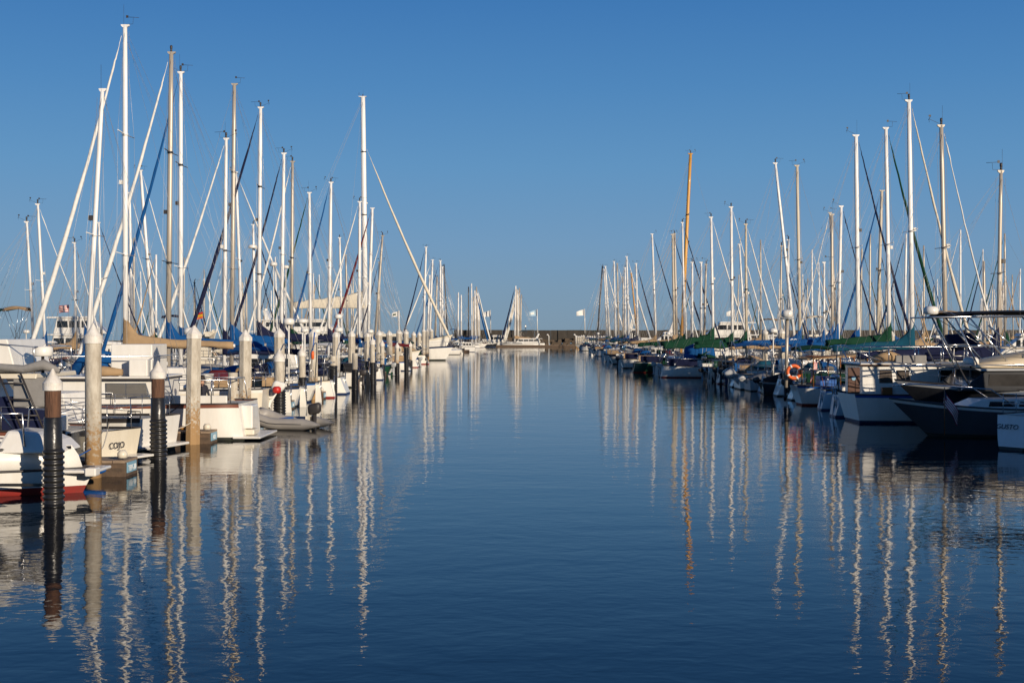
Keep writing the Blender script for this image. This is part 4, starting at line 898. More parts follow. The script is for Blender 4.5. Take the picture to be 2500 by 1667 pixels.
endb = [(345, 1144, 1144, 700, 1, 3.5, 'k', None, 'navy', 'black bare mast left of the clustered masts at the far end'), (350, 1152, 1151, 692, 1, 4, 'w', None, 'blue', 'tallest white mast of the left cluster at the far end'),
        (354, 1156, 1156, 724, 1, 4, 'a', None, 'blue', 'low tan mast inside the left cluster at the far end'), (358, 1161, 1159, 709, 1, 4.5, 'w', 'blue', 'blue', 'blue furled sail slanting right in the left far cluster'),
        (370, 1165, 1163, 700, 1, 4.5, 'a', 'white', 'blue', 'tall beige mast inside the left cluster at the far end'), (375, 1169, 1166, 716, 1, 4, 'w', 'navy', 'navy', 'navy furled sail slanting right in the left far cluster'),
        (379, 1171, 1168, 722, 1, 4, 'a', 'teal', 'teal', 'teal furled sail, rightmost of the left far cluster'),
        (370, 1257, 1259, 698, -1, 4.5, 'w', 'navy', 'tan', 'tallest mast of the lone centre cluster with dark furled sail'), (373, 1262, 1262, 706, -1, 5, 'a', 'white', 'tan', 'pale furled sail slanting left in the centre cluster'),
        (376, 1265, 1264, 708, -1, 4.5, 'w', 'cream', 'white', 'cream furled sail slanting left in the centre cluster'), (379, 1269, 1268, 703, -1, 4, 'a', 'white', 'navy', 'beige mast near the right of the centre cluster'),
        (382, 1271, 1273, 719, -1, 3.5, 'a', None, 'tan', 'lowest mast at the right edge of the centre cluster')]
for i, (Y, xb, xt, yt, bd, wp, mm, fc, cc, lb) in enumerate(endb):
    SB(Y, xb, xt, yt, bd, wp, mm, fc, .27, cc, 'w', None, 2, 'far sailboat with ' + lb.replace('blue furled', 'a blue furled', 1) if False else 'far sailboat: ' + lb, seed=50 + i, L=10.5, fw=4)
# second row on the left
SB(85, 80, 65, 541, 1, 8, 'w', None, .3, 'blue', 'w', None, 1, 'sailboat in the back row with leftmost white mast', seed=61, L=10)
SB(90, 108, 92, 498, 1, 8, 'w', 'white', .42, 'blue', 'w', None, 1, 'sailboat in the back row with second white mast from the left edge', seed=62, fw=3, L=10)
SB(96, 185, 182, 592, 1, 7, 'w', 'white', .3, 'tan', 'w', None, 1, 'sailboat in the back row with short white mast left of the raked mast', seed=63, fw=3, L=9)
SB(101, 247, 241, 543, 1, 7, 'w', 'navy', .4, 'tan', 'w', None, 1, 'sailboat in the back row with mast between the raked and tallest masts', seed=64, fw=3.5, L=10)
SB(112, 373, 343, 416, 1, 9, 'w', 'white', .32, 'tan', 'w', None, 1, 'sailboat in the back row with strongly leaning white mast right of the tallest mast', seed=65, fw=4, L=13)
SB(118, 322, 316, 470, 1, 8, 'w', 'white', .32, 'tan', 'w', None, 1, 'sailboat in the back row whose mast hugs the tallest mast', seed=66, fw=4, L=12)
SB(125, 590, 576, 420, 1, 8, 'w', 'white', .44, 'blue', 'w', None, 1, 'sailboat in the back row with white furled sail slanting right behind the metal mast', seed=67, fw=6, L=14)
SB(138, 622, 618, 548, 1, 7, 'w', 'navy', .36, 'blue', 'w', None, 1, 'sailboat in the back row carrying a radome halfway up its mast', seed=68, fw=5, L=12)
SB(150, 478, 475, 690, 1, 4, 'k', 'navy', .3, 'blue', 'w', None, 1, 'sailboat in the back row with short black mast left of the navy furled sail', seed=69, fw=3, L=9)
t = thing('radome', 'drum radome mounted high on a back-row mast', 'radome', (WX(617, 137.6), 137.6, WZ(607, 137.6))); add_radome(t, (0, 0, 0), .5, 'drum', h=.4); bx('bracket', .3, .9, -.06, .06, -.08, 0, GEL, t)
# ------------------------------------------------------------------ right sailboats
SB(53.4, 2438, 2444, 417, 1, 11, 'a', None, .3, 'navy', 'l', 13.6, 0, 'white sailboat with tan metal mast standing alone near the right edge', seed=81, E=3)
r11 = SB(58.2, 2308, 2298, 306, 1, 13, 'a', 'white', .27, 'navy', 'l', 14.1, 0, 'sailboat with thick grey-green mast and clean white furled sail', seed=82, fw=5, nspr=1)
SB(67, 2227, 2219, 245, 1, 13, 'w', 'cream', .27, 'teal', 'w', 14.8, 0, 'sailboat with the tallest mast of the right bank and teal boom cover', seed=83, fw=8, nspr=1, extra='O', bz=2.75, E=4.2, ch=.5)
SB(71.6, 2171, 2163, 312, 1, 11, 'w', 'green', .29, 'green', 'w', 15, 0, 'sailboat with white mast and green furled sail, green boom cover below', seed=84, fw=9, bz=2.95, E=3.6, ch=.5)
SB(76.2, 2095, 2090, 330, 1, 12, 'w', 'navy', .29, 'blue', 'l', 15, 0, 'sailboat with white mast and long navy furled sail on the right bank', seed=85, fw=7, bz=2.7)
SB(85, 2047, 2054, 503, 1, 8.5, 'w', 'navy', .3, 'blue', 'w', 14.6, 0, 'sailboat with mottled yellowish mast left of the navy-sailed mast', seed=86, fw=4, bz=2.8)
SB(89.5, 2032, 2031, 523, 1, 9, 'a', None, .3, 'blue', 'w', 14.5, 0, 'sailboat with bare metal mast of a close pair, right bank middle', seed=87, bz=2.9, E=3.0, ch=.5)
r80 = SB(94, 1953, 1946, 404, 1, 9, 't', None, .3, 'blue', 'w', 14.5, 0, 'sailboat with tan mast and bright blue boom cover marked 80', seed=88, bz=2.75, E=4.3, ch=.5)
SB(98.5, 1937, 1893, 398, 1, 8, 'w', None, .3, 'tan', 'l', None, 1, 'sailboat with strongly leaning white mast beside the tan one', seed=89, L=10)
SB(103, 1822, 1821, 547, 1, 7, 't', 'white', .31, 'green', 'w', None, 1, 'sailboat with tan mast left of the leaning one on the right bank', seed=90, L=10)
SB(107.5, 1788, 1785, 505, 1, 8, 'w', 'white', .30, 'green', 'w', None, 1, 'sailboat with white mast and green boom cover beside the blue bundle', seed=91, fw=3.5, E=3.2, L=10, bz=2.7)
SB(117, 1741, 1736, 530, 1, 7.5, 'w', 'white', .32, 'green', 'g', None, 1, 'green hulled sailboat under a big green boom tent', seed=92, fw=4.5, L=11, bz=2.3, E=4.6, ch=1.5)
SB(127, 1720, 1724, 645, 1, 6, 'a', None, .3, 'tan', 'w', None, 1, 'sailboat with low metal mast right of the yellow mast', seed=93, L=9)
SB(132, 1671, 1666, 543, 1, 5.5, 'w', 'navy', .34, 'green', 'w', None, 1, 'sailboat with white mast crossing in front of the yellow mast', seed=94, fw=4, L=11)
SB(141, 1665, 1686, 375, 1, 9, 'y', None, .3, 'green', 'w', None, 0, 'sailboat with the tall varnished yellow wooden mast', seed=95, L=14, wr=.01, nspr=2)
SB(150, 1646, 1642, 572, 1, 6.5, 't', 'navy', .33, 'tan', 'w', None, 1, 'sailboat with tan mast, left of a tight pair near the yellow mast', seed=96, fw=4, L=12)
SB(157, 1652, 1647, 570, 1, 6.5, 'a', None, .3, 'tan', 'w', None, 1, 'sailboat with metal mast, right of a tight pair near the yellow mast', seed=97, L=11)
SB(164, 1601, 1592, 571, 1, 5.5, 'w', 'navy', .32, 'tan', 'w', None, 1, 'sailboat with slim white mast between the yellow mast and far cluster', seed=98, fw=3.5, L=11)
SB(128, 1826 - 8, 1805, 596, 1, 5.5, 'w', None, .3, 'blue', 'w', None, 1, 'sailboat with slim white mast between two tan masts', seed=99, L=10)
SB(120, 1925, 1925, 585, 1, 6, 'w', None, .3, 'blue', 'w', None, 1, 'sailboat with white mast behind the leaning one', seed=100, L=10)
SB(112, 2143, 2153, 465, -1, 9, 't', 'blue', .30, 'green', 'w', None, 1, 'sailboat with cream mast and blue furled sail slanting left, right bank', seed=101, fw=6, L=11)
SB(118, 1905, 1908, 600, 1, 5, 'a', 'navy', .3, 'blue', 'w', None, 1, 'sailboat with metal mast just left of the leaning mast foot', seed=102, fw=4, L=10)
SB(110, 2042, 2026, 519, -1, 6, 'a', 'white', .28, 'green', 'w', None, 1, 'sailboat with white furled sail slanting left from the bare metal pair', seed=103, fw=3, L=10)
for Yq, pq, cq, hq, lq in ((122, 1712, 'green', 'g', 'green hulled sailboat with short mast behind the green boom tent'), (136.5, 1690, 'navy', 'k', 'dark hulled sailboat with short mast just right of the yellow mast foot'), (80.8 + 3.2, 2012, 'blue', 'w', 'sailboat with short white mast behind the second lifebuoy stern')):
    SB(Yq, pq, pq, 640, 1, 6, 'w', None, .3, cq, hq, 14.5, 1, lq, seed=int(Yq))
text('lettering', '80', .5, LETW, r80[0], (WX(1937, 93.7) - r80[0].location.x, -.40, WZ(833, 94)), (R(90), 0, 0))
p_ = hull_pt(.07, .72, -1, r11[1]); text('lettering', '11', .38, LETK, r11[0], (p_.x, p_.y - .03, p_.z), (R(84), 0, 0))
ra = [(205, 1557, 1553, 643, 5, 'w', 'navy', 'white mast right of the short yellow mast in the far right cluster'), (212, 1555, 1541, 667, 4.5, 'y', None, 'short yellow wooden mast in the far right cluster'),
      (222, 1535, 1530, 626, 5, 'w', 'white', 'tallest white mast of the far right cluster'), (230, 1527, 1526, 653, 4.5, 'w', None, 'white mast touching the tallest of the far right cluster'),
      (240, 1522, 1521, 676, 4, 'a', None, 'low brownish mast in the middle of the far right cluster'), (252, 1510, 1507, 643, 4.5, 'a', 'white', 'beige mast, third from left in the far right cluster'),
      (262, 1503, 1499, 638, 4.5, 'w', None, 'white mast, second gap from the black mast in the far right cluster'), (275, 1488, 1478, 650, 4.5, 'w', 'white', 'leaning white mast right beside the black one'),
      (288, 1482, 1475, 657, 4, 'w', None, 'short white mast between the black and leaning ones'), (300, 1459, 1471, 650, 4.5, 'k', None, 'black raked mast at the channel end of the right docks')]
for i, (Y, xb, xt, yt, wp, mm, fc, lb) in enumerate(ra):
    SB(Y, xb, xt, yt, -1 if mm == 'k' else 1, wp, mm, fc, .36 if mm == 'k' else .3, ['navy', 'green', 'blue'][i % 3], 'w', None, 1, 'far sailboat with ' + lb, seed=120 + i, L=12 if mm == 'k' else 10, fw=4)
# background masts on both sides
bgd = [(rg.uniform(300, 900), -1) for _ in range(34)] + [(rg.uniform(1600, 2495), 1) for _ in range(52)]
used = []
for i, (px, sd) in enumerate(bgd):
    for _ in range(60):
        X = rg.choice([31, 35, 47, 63, 78, 92]) * sd + rg.uniform(-2, 2); Y = F * X / (px - 1250)
        if 95 < Y < 340 and all(abs(X - a) > 9 or abs(Y - b) > 4.2 for a, b in used): break
    else: continue
    used.append((X, Y)); hh = rg.uniform(9.5, 15.5); yt = HY - (hh - H) * F / Y
    if yt < 560: yt = rg.uniform(600, 660)
    if yt > 735: yt = rg.uniform(690, 735)
    mm = rg.choice('wwwwata'); fc = rg.choice([None, 'white', 'white', 'navy', 'blue', 'green', 'tan']); bd = rg.choice([-1, 1])
    mname = {'w': 'white', 'a': 'metal', 't': 'tan'}[mm]
    lb = 'distant sailboat with %s mast and %s %s-side outer docks' % (mname, ('no furled sail in the' if fc is None else '%s furled sail in the' % fc), 'left' if sd < 0 else 'right')
    SB(Y, px, px + rg.uniform(-5, 5), yt, bd, max(3.4, 700 / Y), mm, fc, .3, rg.choice(['blue', 'navy', 'tan', 'green', 'white', None]), rg.choice('wwwwcbk'), None, 2, lb, seed=200 + i, L=rg.uniform(8.5, 11.5), fw=max(3, 420 / Y),
       group='distant sailboats in the %s-side outer docks' % ('left' if sd < 0 else 'right'))

# ------------------------------------------------------------------ yachts standing behind the masts
def yacht(label, Y, px0, px1, bd, top=GEL, ztop=6.5, hz=2.0, band=None, tiers=2, bim=None, seed=0, arch=True, name='motor_yacht', hm=None, x_shift=0, shr=1.0):
    rg2 = random.Random(seed); X0, X1 = WX(px0, Y), WX(px1, Y); L = abs(X1 - X0); Xc = (X0 + X1) / 2 + x_shift
    P = mk(L, L * .27, hz * .8, hz * .85, hz * 1.25, tw=.9, rake=L * .1)
    t = boat(name, label, 'motor yacht', Y, Xc, bd, P, hm or top, BOTB, band or GEL, rails=True)
    zz = hz * .85; hh = (ztop - zz) / (tiers + .3)
    a, b = -L * .38, L * .28
    for k in range(tiers):
        rk_ = hh * 1.1
        house(t, [(a, zz), (b, zz), (b - rk_, zz + hh * .82), (a + hh * .2, zz + hh * .82)], L * .21 - .3 * k, top, [(a + L * .04, b - rk_ * .75, zz + hh * .30, zz + hh * .68, 4 if k == 0 else 3, GLASS)], name='cabin' if k == 0 else 'wheelhouse', bevel=.06)
        house(t, [(a - L * .06, zz + hh * .82), (b - rk_ + .3, zz + hh * .82), (b - rk_ + .1, zz + hh * .93), (a - L * .06, zz + hh * .9)], L * .23 - .3 * k, top, name='deckhead', bevel=.03)
        zz += hh * .92; a += L * .05 * shr; b -= (rk_ * .5 + L * .04) * shr
    if arch:
        q = MB(); q.prism([(a + .2, zz - .1), (a + .9, zz - .1), (a + .2, zz + hh * .7), (a - .3, zz + hh * .7)], -L * .07, L * .07, 0, .1); ar = q.build('radar_arch', top, t); add_radome(ar, (a - .05, 0, zz + hh * .7), .35, h=.35)
        tubes('antenna', [[(a + .3, L * .08, zz + .3), (a - .2, L * .08, zz + 2.6)], [(a + .3, -L * .08, zz + .3), (a - .2, -L * .08, zz + 2.4)]], .02, GEL, t, 4)
    if bim: add_bimini(t, a - .5, a + L * .28, L * .17, zz + 1.9, zz, bim, .06, .12)
    return t
yacht('large white motor yacht with long superstructure behind the left middle masts', 215, 600, 905, 1, ztop=7.0, hz=2.6, seed=1, shr=.4)
yacht('white trawler yacht with overhanging roof beyond the maroon cover', 236, 880, 1000, 1, ztop=5.0, hz=1.8, tiers=1, arch=False, band=CV['maroon'])
yacht('white yacht with navy side panels and dark windshield at upper left', 132, 100, 345, 1, ztop=6.2, hz=2.1, band=HNAVY, seed=2, hm=HNAVY, arch=False, shr=.6)
yacht('cream flybridge yacht with tan bimini at the far left edge', 72, 8, 150, 1, ztop=3.9, hz=1.5, tiers=1, bim=CV['tan'], arch=False)
yacht('white boat with green canopy behind the left edge bimini', 92, -60, 90, 1, ztop=4.4, hz=1.5, tiers=1, bim=CV['green'], arch=False, band=HGREEN)
yacht('dark roofed pilothouse boat beside the short orange flag on the left', 120, 420, 530, -1, GEL2, ztop=5.0, hz=1.6, tiers=1, arch=False)
yacht('white flybridge yacht with brown trim right of the yellow mast', 172, 1660, 1860, -1, ztop=6.0, hz=2.2, seed=4, shr=.7)
yacht('low white motor yacht left of the yellow mast foot', 190, 1555, 1665, -1, ztop=4.8, hz=1.9, tiers=1, seed=5)
yacht('white yacht with tan bimini behind the blue boom cover', 150, 1800, 1905, -1, ztop=4.3, hz=1.7, tiers=1, bim=CV['tan'], arch=False)
yacht('beige trawler yacht with square canopy behind the metal mast pair', 128, 1965, 2075, 1, GEL2, ztop=4.3, hz=1.7, tiers=1, bim=CV['cream'], arch=False)
yacht('white yacht seen through the steel tower at the right', 98, 2270, 2430, 1, ztop=4.2, hz=1.7, tiers=1, bim=CV['tan'], arch=False)
yacht('white yacht behind the lone tan mast at the right edge', 110, 2380, 2560, -1, ztop=4.4, hz=1.7, tiers=1, arch=True)
yacht('white yacht with fishing outriggers in the far right cluster', 255, 1476, 1560, -1, ztop=6, hz=1.8, tiers=1, seed=8)
yacht('navy sided motor boat before the far right cluster', 200, 1520, 1605, -1, GEL, ztop=3.6, hz=1.7, tiers=1, arch=False, hm=HNAVY)
yacht('white express cruiser moored on the far float, right of the centre cluster', 371, 1235, 1330, -1, ztop=3.0, hz=1.35, tiers=1, arch=True)
yacht('white sport boat with teal canopy behind the centre cluster', 378, 1262, 1318, 1, ztop=3.4, hz=1.4, tiers=1, arch=False, bim=CV['teal'])
yacht('white motor yacht with dark raked windows before the sea wall', 384, 1165, 1245, -1, ztop=4.2, hz=1.7, tiers=1, arch=False)
yacht('small open runabout with yellow bundle on the far float', 369, 1158, 1202, -1, ztop=2.6, hz=1.3, tiers=1, arch=False)
yacht('small white runabout at the left end of the channel mouth', 256, 1100, 1160, -1, ztop=2.4, hz=1.2, tiers=1, arch=False)
yacht('small cruiser with dark blue canopy beyond the left row end', 310, 1096, 1140, 1, ztop=3.8, hz=1.4, tiers=1, arch=False, bim=CV['blue'])
yacht('small dark launch at the tip of the far right docks', 300, 1410, 1460, -1, ztop=2.2, hz=1.1, tiers=1, arch=False, hm=HDARK)
yacht('dark hulled skiff before the fence-like piles', 290, 1432, 1490, -1, ztop=2.0, hz=1.0, tiers=1, arch=False, hm=HDARK, bim=CV['navy'])
yacht('white motor boat with green canvas behind the fence-like piles', 322, 1440, 1500, 1, ztop=3.2, hz=1.2, tiers=1, arch=False, bim=CV['green'])
yacht('dark motor boat under navy canvas before the far right cluster', 236, 1490, 1560, -1, ztop=2.6, hz=1.2, tiers=1, arch=False, hm=HDARK, bim=CV['navy'])
yacht('black outboard skiff beside the white runabout on the far float', 362, 1170, 1215, 1, ztop=2.0, hz=1.0, tiers=1, arch=False, hm=HDARK)
P = mk(15, 4.6, 2.1, 2.2, 3.5, tw=.85, rake=1.9, flare=.1, bflare=.7)
t = boat('workboat', 'big white hulled vessel with high flared bow at the end of the left row', 'vessel', 180, -15.8, 1, P, GEL, BOTK, GEL2, deckm=TEAK, rails=False)
house(t, [(-5.5, 2.0), (.5, 2.0), (.2, 3.6), (-5.3, 3.6)], 3.2, GEL2, [(-4.8, 0, 2.5, 3.2, 4, GLASS)]); tubes('anchor_gear', [[(6.9, 0, 3.3), (7.4, 0, 3.1), (7.0, 0, 2.7)]], .1, FIT, t)
for px_, Y_, zt_, r_, lb_ in ((668, 92.6, 650, .27, 'white radome on a post just left of the tan metal mast'), (698, 92.6, 656, .22, 'smaller white radome just right of the rubber-footed pile mast'), (705, 62.6, 793, .29, 'large lettered radome on a pole beside the octagonal pile'), (744, 70, 812, .22, 'small radome before the navy boom cover'), (772, 71, 815, .28, 'white radome with dark lettering before the short octagonal pile'), (826, 78, 778, .25, 'high radome on a pole left of the giant mast')):
    tt = thing('radar_post', lb_, 'radar', (WX(px_, Y_), Y_, .9), 0, 'radar posts of the left berths'); zz_ = WZ(zt_, Y_) - .9
    add_radome(tt, (0, 0, zz_), r_, h=r_ * 1.1); tubes('post', [[(0, 0, 0), (0, 0, zz_ + .02)]], .045, GEL, tt, 6)
yacht('grey launch with bow to the channel starting the right bank row', 157, 1527, 1640, -1, GELG, ztop=2.4, hz=1.45, tiers=1, arch=False, hm=GELG)
yacht('white launch beside the grey one with black sheer stripe', 148, 1545, 1660, -1, GEL, ztop=2.3, hz=1.3, tiers=1, arch=False, band=HDARK)

# ------------------------------------------------------------------ right foreground boats
P = mk(9.5, 2.9, 1.0, .95, 1.35, tw=.5, rake=.9, trake=-.45, flare=.5)
t = boat('sailboat', 'white sailboat with round transom lettered GUSTO at the right edge', 'sailboat', 40.9, 18.95, 1, P, GEL, BOTK, GEL, yaw=R(36))
add_cabin(t, P, -1.2, 2.8, .42); text('lettering', 'GUSTO', .22, LETK, t, (-4.935, .28, .66), (R(64), 0, R(-90)))
add_mast(t, 1.2, 1.35, 13, -.2, .17, ALUW, random.Random(3), 0); add_cover(t, 1.1, 2.3, 3.2, CV['blue'], random.Random(4)); tubes('boarding_ladder', [[(-4.55, -.6, .2), (-4.5, -.6, 1.3)], [(-4.55, -.85, .2), (-4.5, -.85, 1.3)]], .018, STEEL, t)
P = mk(6.8, 2.2, .95, .92, 1.25, tw=.9, rake=1.3)
t = boat('runabout', 'dark grey-blue runabout pointing its bow at the channel beside the striped flag', 'runabout', 43.4, 16.2, -1, P, mat('hull_slate', (.07, .075, .085), .3, var=.3), BOTK, GEL, rails=False)
house(t, [(-2.4, .9), (1.2, .95), (.5, 1.25), (-2.2, 1.3)], 1.4, GEL, [(-1.6, .3, 1.0, 1.18, 2, GLASS)])
tubes('bow_rail', [[(-.5, s * .85, 1.05), (.3, s * .9, 1.6), (2.6, s * .4, 1.75), (3.3, 0, 1.7)] for s in (1, -1)], .022, STEEL, t)
P = mk(12.4, 3.4, 1.35, 1.3, 1.75, tw=.9, rake=1.8)
t = boat('sport_fisher', 'dark hulled sport fishing cruiser with steel tower and black canopy', 'motor cruiser', 47.2, 20.3, -1, P, HDARK, BOTK, GELG)
house(t, [(-3.6, 1.3), (4.3, 1.4), (3.4, 2.10), (-3.4, 2.15)], 3.0, HDARK, [(-3.0, 3.3, 1.5, 2.0, 4, mat('smoked_glass', (.06, .055, .05), .1, var=.6, vscale=1.5, col2=(.01, .01, .01), spec=.8))]); house(t, [(-3.8, 2.16), (3.6, 2.12), (3.8, 2.2), (-3.8, 2.24)], 3.15, GELG, name='cabin_roof')
q = MB(); rings = []
for i in range(12):
    u = i / 11; x = 3.7 - 5.6 * u; hh_ = .62 * math.sin(min(1, u * 1.15) * math.pi * .55) + .02; rings.append([(x, -1.4, 2.23), (x, -1.3, 2.23 + hh_ * .6), (x, -.8, 2.3 + hh_), (x, 0, 2.3 + hh_ * 1.06), (x, .8, 2.3 + hh_), (x, 1.3, 2.3 + hh_ * .6), (x, 1.4, 2.23)])
q.loft(rings, 0); q.build('flybridge_cowl', mat('cowl_cream', (.76, .63, .44), .45, var=.25), t)
add_radome(t, (3.7, .9, 2.3), .28, h=.3); tubes('radome_post', [[(3.7, .9, 1.5), (3.7, .9, 2.31)]], .05, FIT, t)
tw_ = []
for s in (1.25, -1.25):
    tw_ += [[(3.9, s, 1.6), (5.2, s, 4.05), (1.0, s, 4.1)], [(3.3, s, 1.7), (4.4, s, 4.05)], [(2.3, s, 2.2), (3.9, s, 4.05)], [(1.0, s, 4.1), (.2, s, 3.2)], [(4.3, s, 3.0), (3.0, s, 3.05)], [(3.2, s, 3.75), (2.2, s, 2.9)]]
tw_ += [[(5.2, -1.25, 4.05), (5.2, 1.25, 4.05)], [(3.9, -1.25, 4.05), (3.9, 1.25, 4.05)], [(1.6, -1.25, 4.1), (1.6, 1.25, 4.1)]]
tubes('steel_tower', tw_, .032, STEEL, t, 6); add_bimini(t, -.9, 4.6, 2.5, 4.32, 2.6, CV['black'], .07, .1); add_radome(t, (4.95, .3, 4.15), .27, h=.3)
tubes('bow_rail', [[(1.2, s * 1.6, 1.7), (1.5, s * 1.6, 2.35), (4.6, s * 1.1, 2.3), (6.3, s * .25, 2.25)] for s in (1, -1)], .028, STEEL, t)
P = mk(10.6, 3.3, 1.1, 1.08, 1.7, tw=.8, rake=.9, trake=.25, flare=.2)
t = boat('trawler', 'white pilothouse trawler with curtained windows and wooden door on the right bank', 'trawler', 50.6, 18.5, 1, P, GEL, BOTB, BLUP, rails=False)
hs = house(t, [(-5.0, 1.1), (1.6, 1.1), (1.4, 2.22), (-5.0, 2.22)], 2.6, GEL, [(-4.35, -3.15, 1.5, 2.05, 2, mat('brown_curtain', (.11, .085, .07), .25, var=.8, vscale=6, stretch=(9, 1, .1), col2=(.03, .025, .02), coat=.5)), (-2.0, .6, 1.5, 2.05, 2, GLASS)])
bx('cabin_roof', -5.15, 1.6, -1.42, 1.42, 2.22, 2.26, mat('brown_trim', (.12, .06, .035), .5, var=.3), t); bx('upper_deck', -5.1, 1.5, -1.38, 1.38, 2.264, 2.32, GEL, t)
q = MB(); q.box(-5.56, -5.10, -1.3, -1.24, 1.15, 2.15); dr = q.build('door', mat('dark_varnished_door', (.085, .03, .014), .4, var=.5, vscale=5), t, bevel=.015); q = MB(); q.tube([(-5.34, -1.325, 1.74), (-5.34, -1.235, 1.74)], .085, 14); q.build('port_light', SIGNB, dr)
tubes('upper_rail', [[(-5.1, s * 1.35, 2.3), (-5.1, s * 1.35, 2.95), (1.2, s * 1.35, 2.95), (1.2, s * 1.35, 2.3)] for s in (1, -1)] + [[(x, s * 1.35, 2.3), (x, s * 1.35, 2.95)] for x in (-4, -3, -2, -1, 0) for s in (1, -1)] + [[(-5.8, -1.4, 3.0), (-4.2, -1.4, 2.35)]], .022, STEEL, t)
q = MB(); q.tube([(-.9, 0, 2.9), (-1.1, .2, 3.1), (-.5, 0, 3.15), (-.1, -.1, 2.85)], [.25, .38, .36, .2], 10); q.build('folded_bimini', CV['navy'], t)
bx('deck_locker', -3.6, -2.4, -.9, -.2, 2.32, 2.62, CV['grey'], t); q = MB(); q.tube([(-4.4, -.6, 2.45), (-3.8, -.7, 2.6), (-3.2, -.6, 2.42)], [.15, .22, .14], 8); q.build('covered_gear', CV['tan'], t)
tubes('boarding_ladder', [[(-1.6, -1.38, 1.1), (-1.5, -1.38, 2.9)], [(-1.2, -1.38, 1.1), (-1.1, -1.38, 2.9)]] + [[(-1.6 + .02 * k, -1.38, 1.2 + .28 * k), (-1.2 + .02 * k, -1.38, 1.2 + .28 * k)] for k in range(6)], .02, GEL, t)
bx('cockpit_chair', -4.3, -3.9, -1.5, -1.35, 1.12, 1.4, TEAK, t, .01)
for k_, (yy_, x0_, x1_, lb_) in enumerate(((33.2, 15.4, 28, 'unseen tall motor yacht added just outside the right edge to cast shade'), (28.4, 13.2, 26, 'second unseen motor yacht added nearer the viewer to cast shade'), (23.6, 11.6, 23, 'third unseen motor yacht added nearest the viewer to cast shade'))):  # off-view yachts added so their shade falls on the right foreground boats
    yacht(lb_, yy_, 1250 + x0_ * F / yy_, 1250 + x1_ * F / yy_, 1, ztop=4.9, hz=1.9, tiers=2, seed=70 + k_, hm=HDARK if k_ == 0 else None, arch=False)
P = mk(9.2, 2.9, .95, .9, 1.3, tw=.6, trake=.3, flare=.3)
t = boat('motor_boat', 'classic motor boat with varnished wooden wheelhouse frame and tan awning on the right bank', 'motor boat', 62.6, 18.35, 1, P, GEL, BOTR, BLUP)
house(t, [(-1.2, .9), (2.8, 1.0), (2.0, 1.7), (-1.0, 1.7)], 1.9, TEAK, [(-.7, 1.6, 1.15, 1.5, 3, GLASS)])
tubes('awning_frame', [[(x, s * 1.2, .9), (x, s * 1.2, 2.35)] for x in (-3.9, -2.6, -1.3) for s in (1, -1)] + [[(-4, s * 1.2, 2.35), (-1, s * 1.2, 2.35)] for s in (1, -1)] + [[(-4, -1.2, 2.35), (-4, 1.2, 2.35)]], .035, TEAK, t)
q = MB(); q.prism([(-4.2, 2.2), (-.8, 2.5), (-.8, 2.55), (-4.2, 2.26)], -1.3, 1.3); q.build('awning', CV['tan'], t); bx('engine_box', -3.4, -2.6, -.5, .5, .9, 1.4, BLUP, t)
add_outboard(t, (-4.7, .9, .85), .8, FIT)
P = mk(5.2, 1.9, .7, .65, .95, tw=.85)
for k_, (yy_, xx_, hm_, lb_) in enumerate(((56.0, 16.9, HDARK, 'black open skiff with tan cover between two white sterns on the right bank'), (74.0, 17.0, HDARK, 'dark open skiff under a black cover tucked beside a white stern'), (78.4, 16.9, GELG, 'grey open skiff with grey cover beside the tilted outboards'), (87.2, 17.0, HNAVY, 'navy open skiff with navy cover between pale sterns'), (96.2, 17.0, HDARK, 'black open skiff below the blue boom cover'), (105, 16.8, HGREEN, 'dark green open skiff near the blue bundle'), (114.6, 16.5, HDARK, 'black open skiff beside the white coiled-line skiff'), (125, 16.6, HNAVY, 'navy open skiff before the green boom tent'), (145, 16.4, HDARK, 'black open skiff near the start of the right bank row'))):
    t = boat('skiff', lb_, 'skiff', yy_, xx_, 1, P, hm_, BOTK, GELG, rails=False, yaw=R((-1) ** k_ * 4), group='open skiffs along the right bank')
    q = MB(); q.tube([(-2.4, 0, .7), (-1.2, 0, .85), (.8, 0, 1.0), (2.2, 0, .98)], [.35, .8, .7, .1], 10, ry=1); q.v = [(x, y, .68 + max(0, z - .68) * .6) for x, y, z in q.v]; q.build('boat_cover', CV[('tan', 'black', 'grey', 'navy', 'black', 'green', 'black', 'navy', 'grey')[k_]], t)
    add_outboard(t, (-2.65, 0, .7), .8, (FIT, HDARK, GELG)[k_ % 3], (.0, .6, .9)[k_ % 3])
q = MB()
rr_ = random.Random(9)
q.tube([(-1.3, 0, 0), (-.9, .1, .75), (-.1, 0, 1.05), (.7, -.1, .8), (1.1, 0, .1)], [.3, .7, .75, .6, .2], 10); o = q.build('tarpaulin_bundle', CV['blue'], None); o.location = (WX(1712, 108.8), 108.8, 1.1); tag(o, 'big bright blue tarpaulin bundle heaped over a deck on the right bank', 'tarpaulin')
yacht('white pilothouse boat with small green-curtained windows behind the round pile', 80, 150, 310, -1, ztop=3.7, hz=1.5, tiers=1, arch=False, shr=.5)
yacht('white boat with brown trim stripe and steep bow at upper left', 97, 110, 200, 1, ztop=3.5, hz=1.9, tiers=1, arch=False, band=BROWN)
yacht('white trawler yacht with navy bimini behind the tan boom cover', 104, 330, 450, -1, ztop=3.9, hz=1.6, tiers=1, arch=False, bim=CV['navy'])
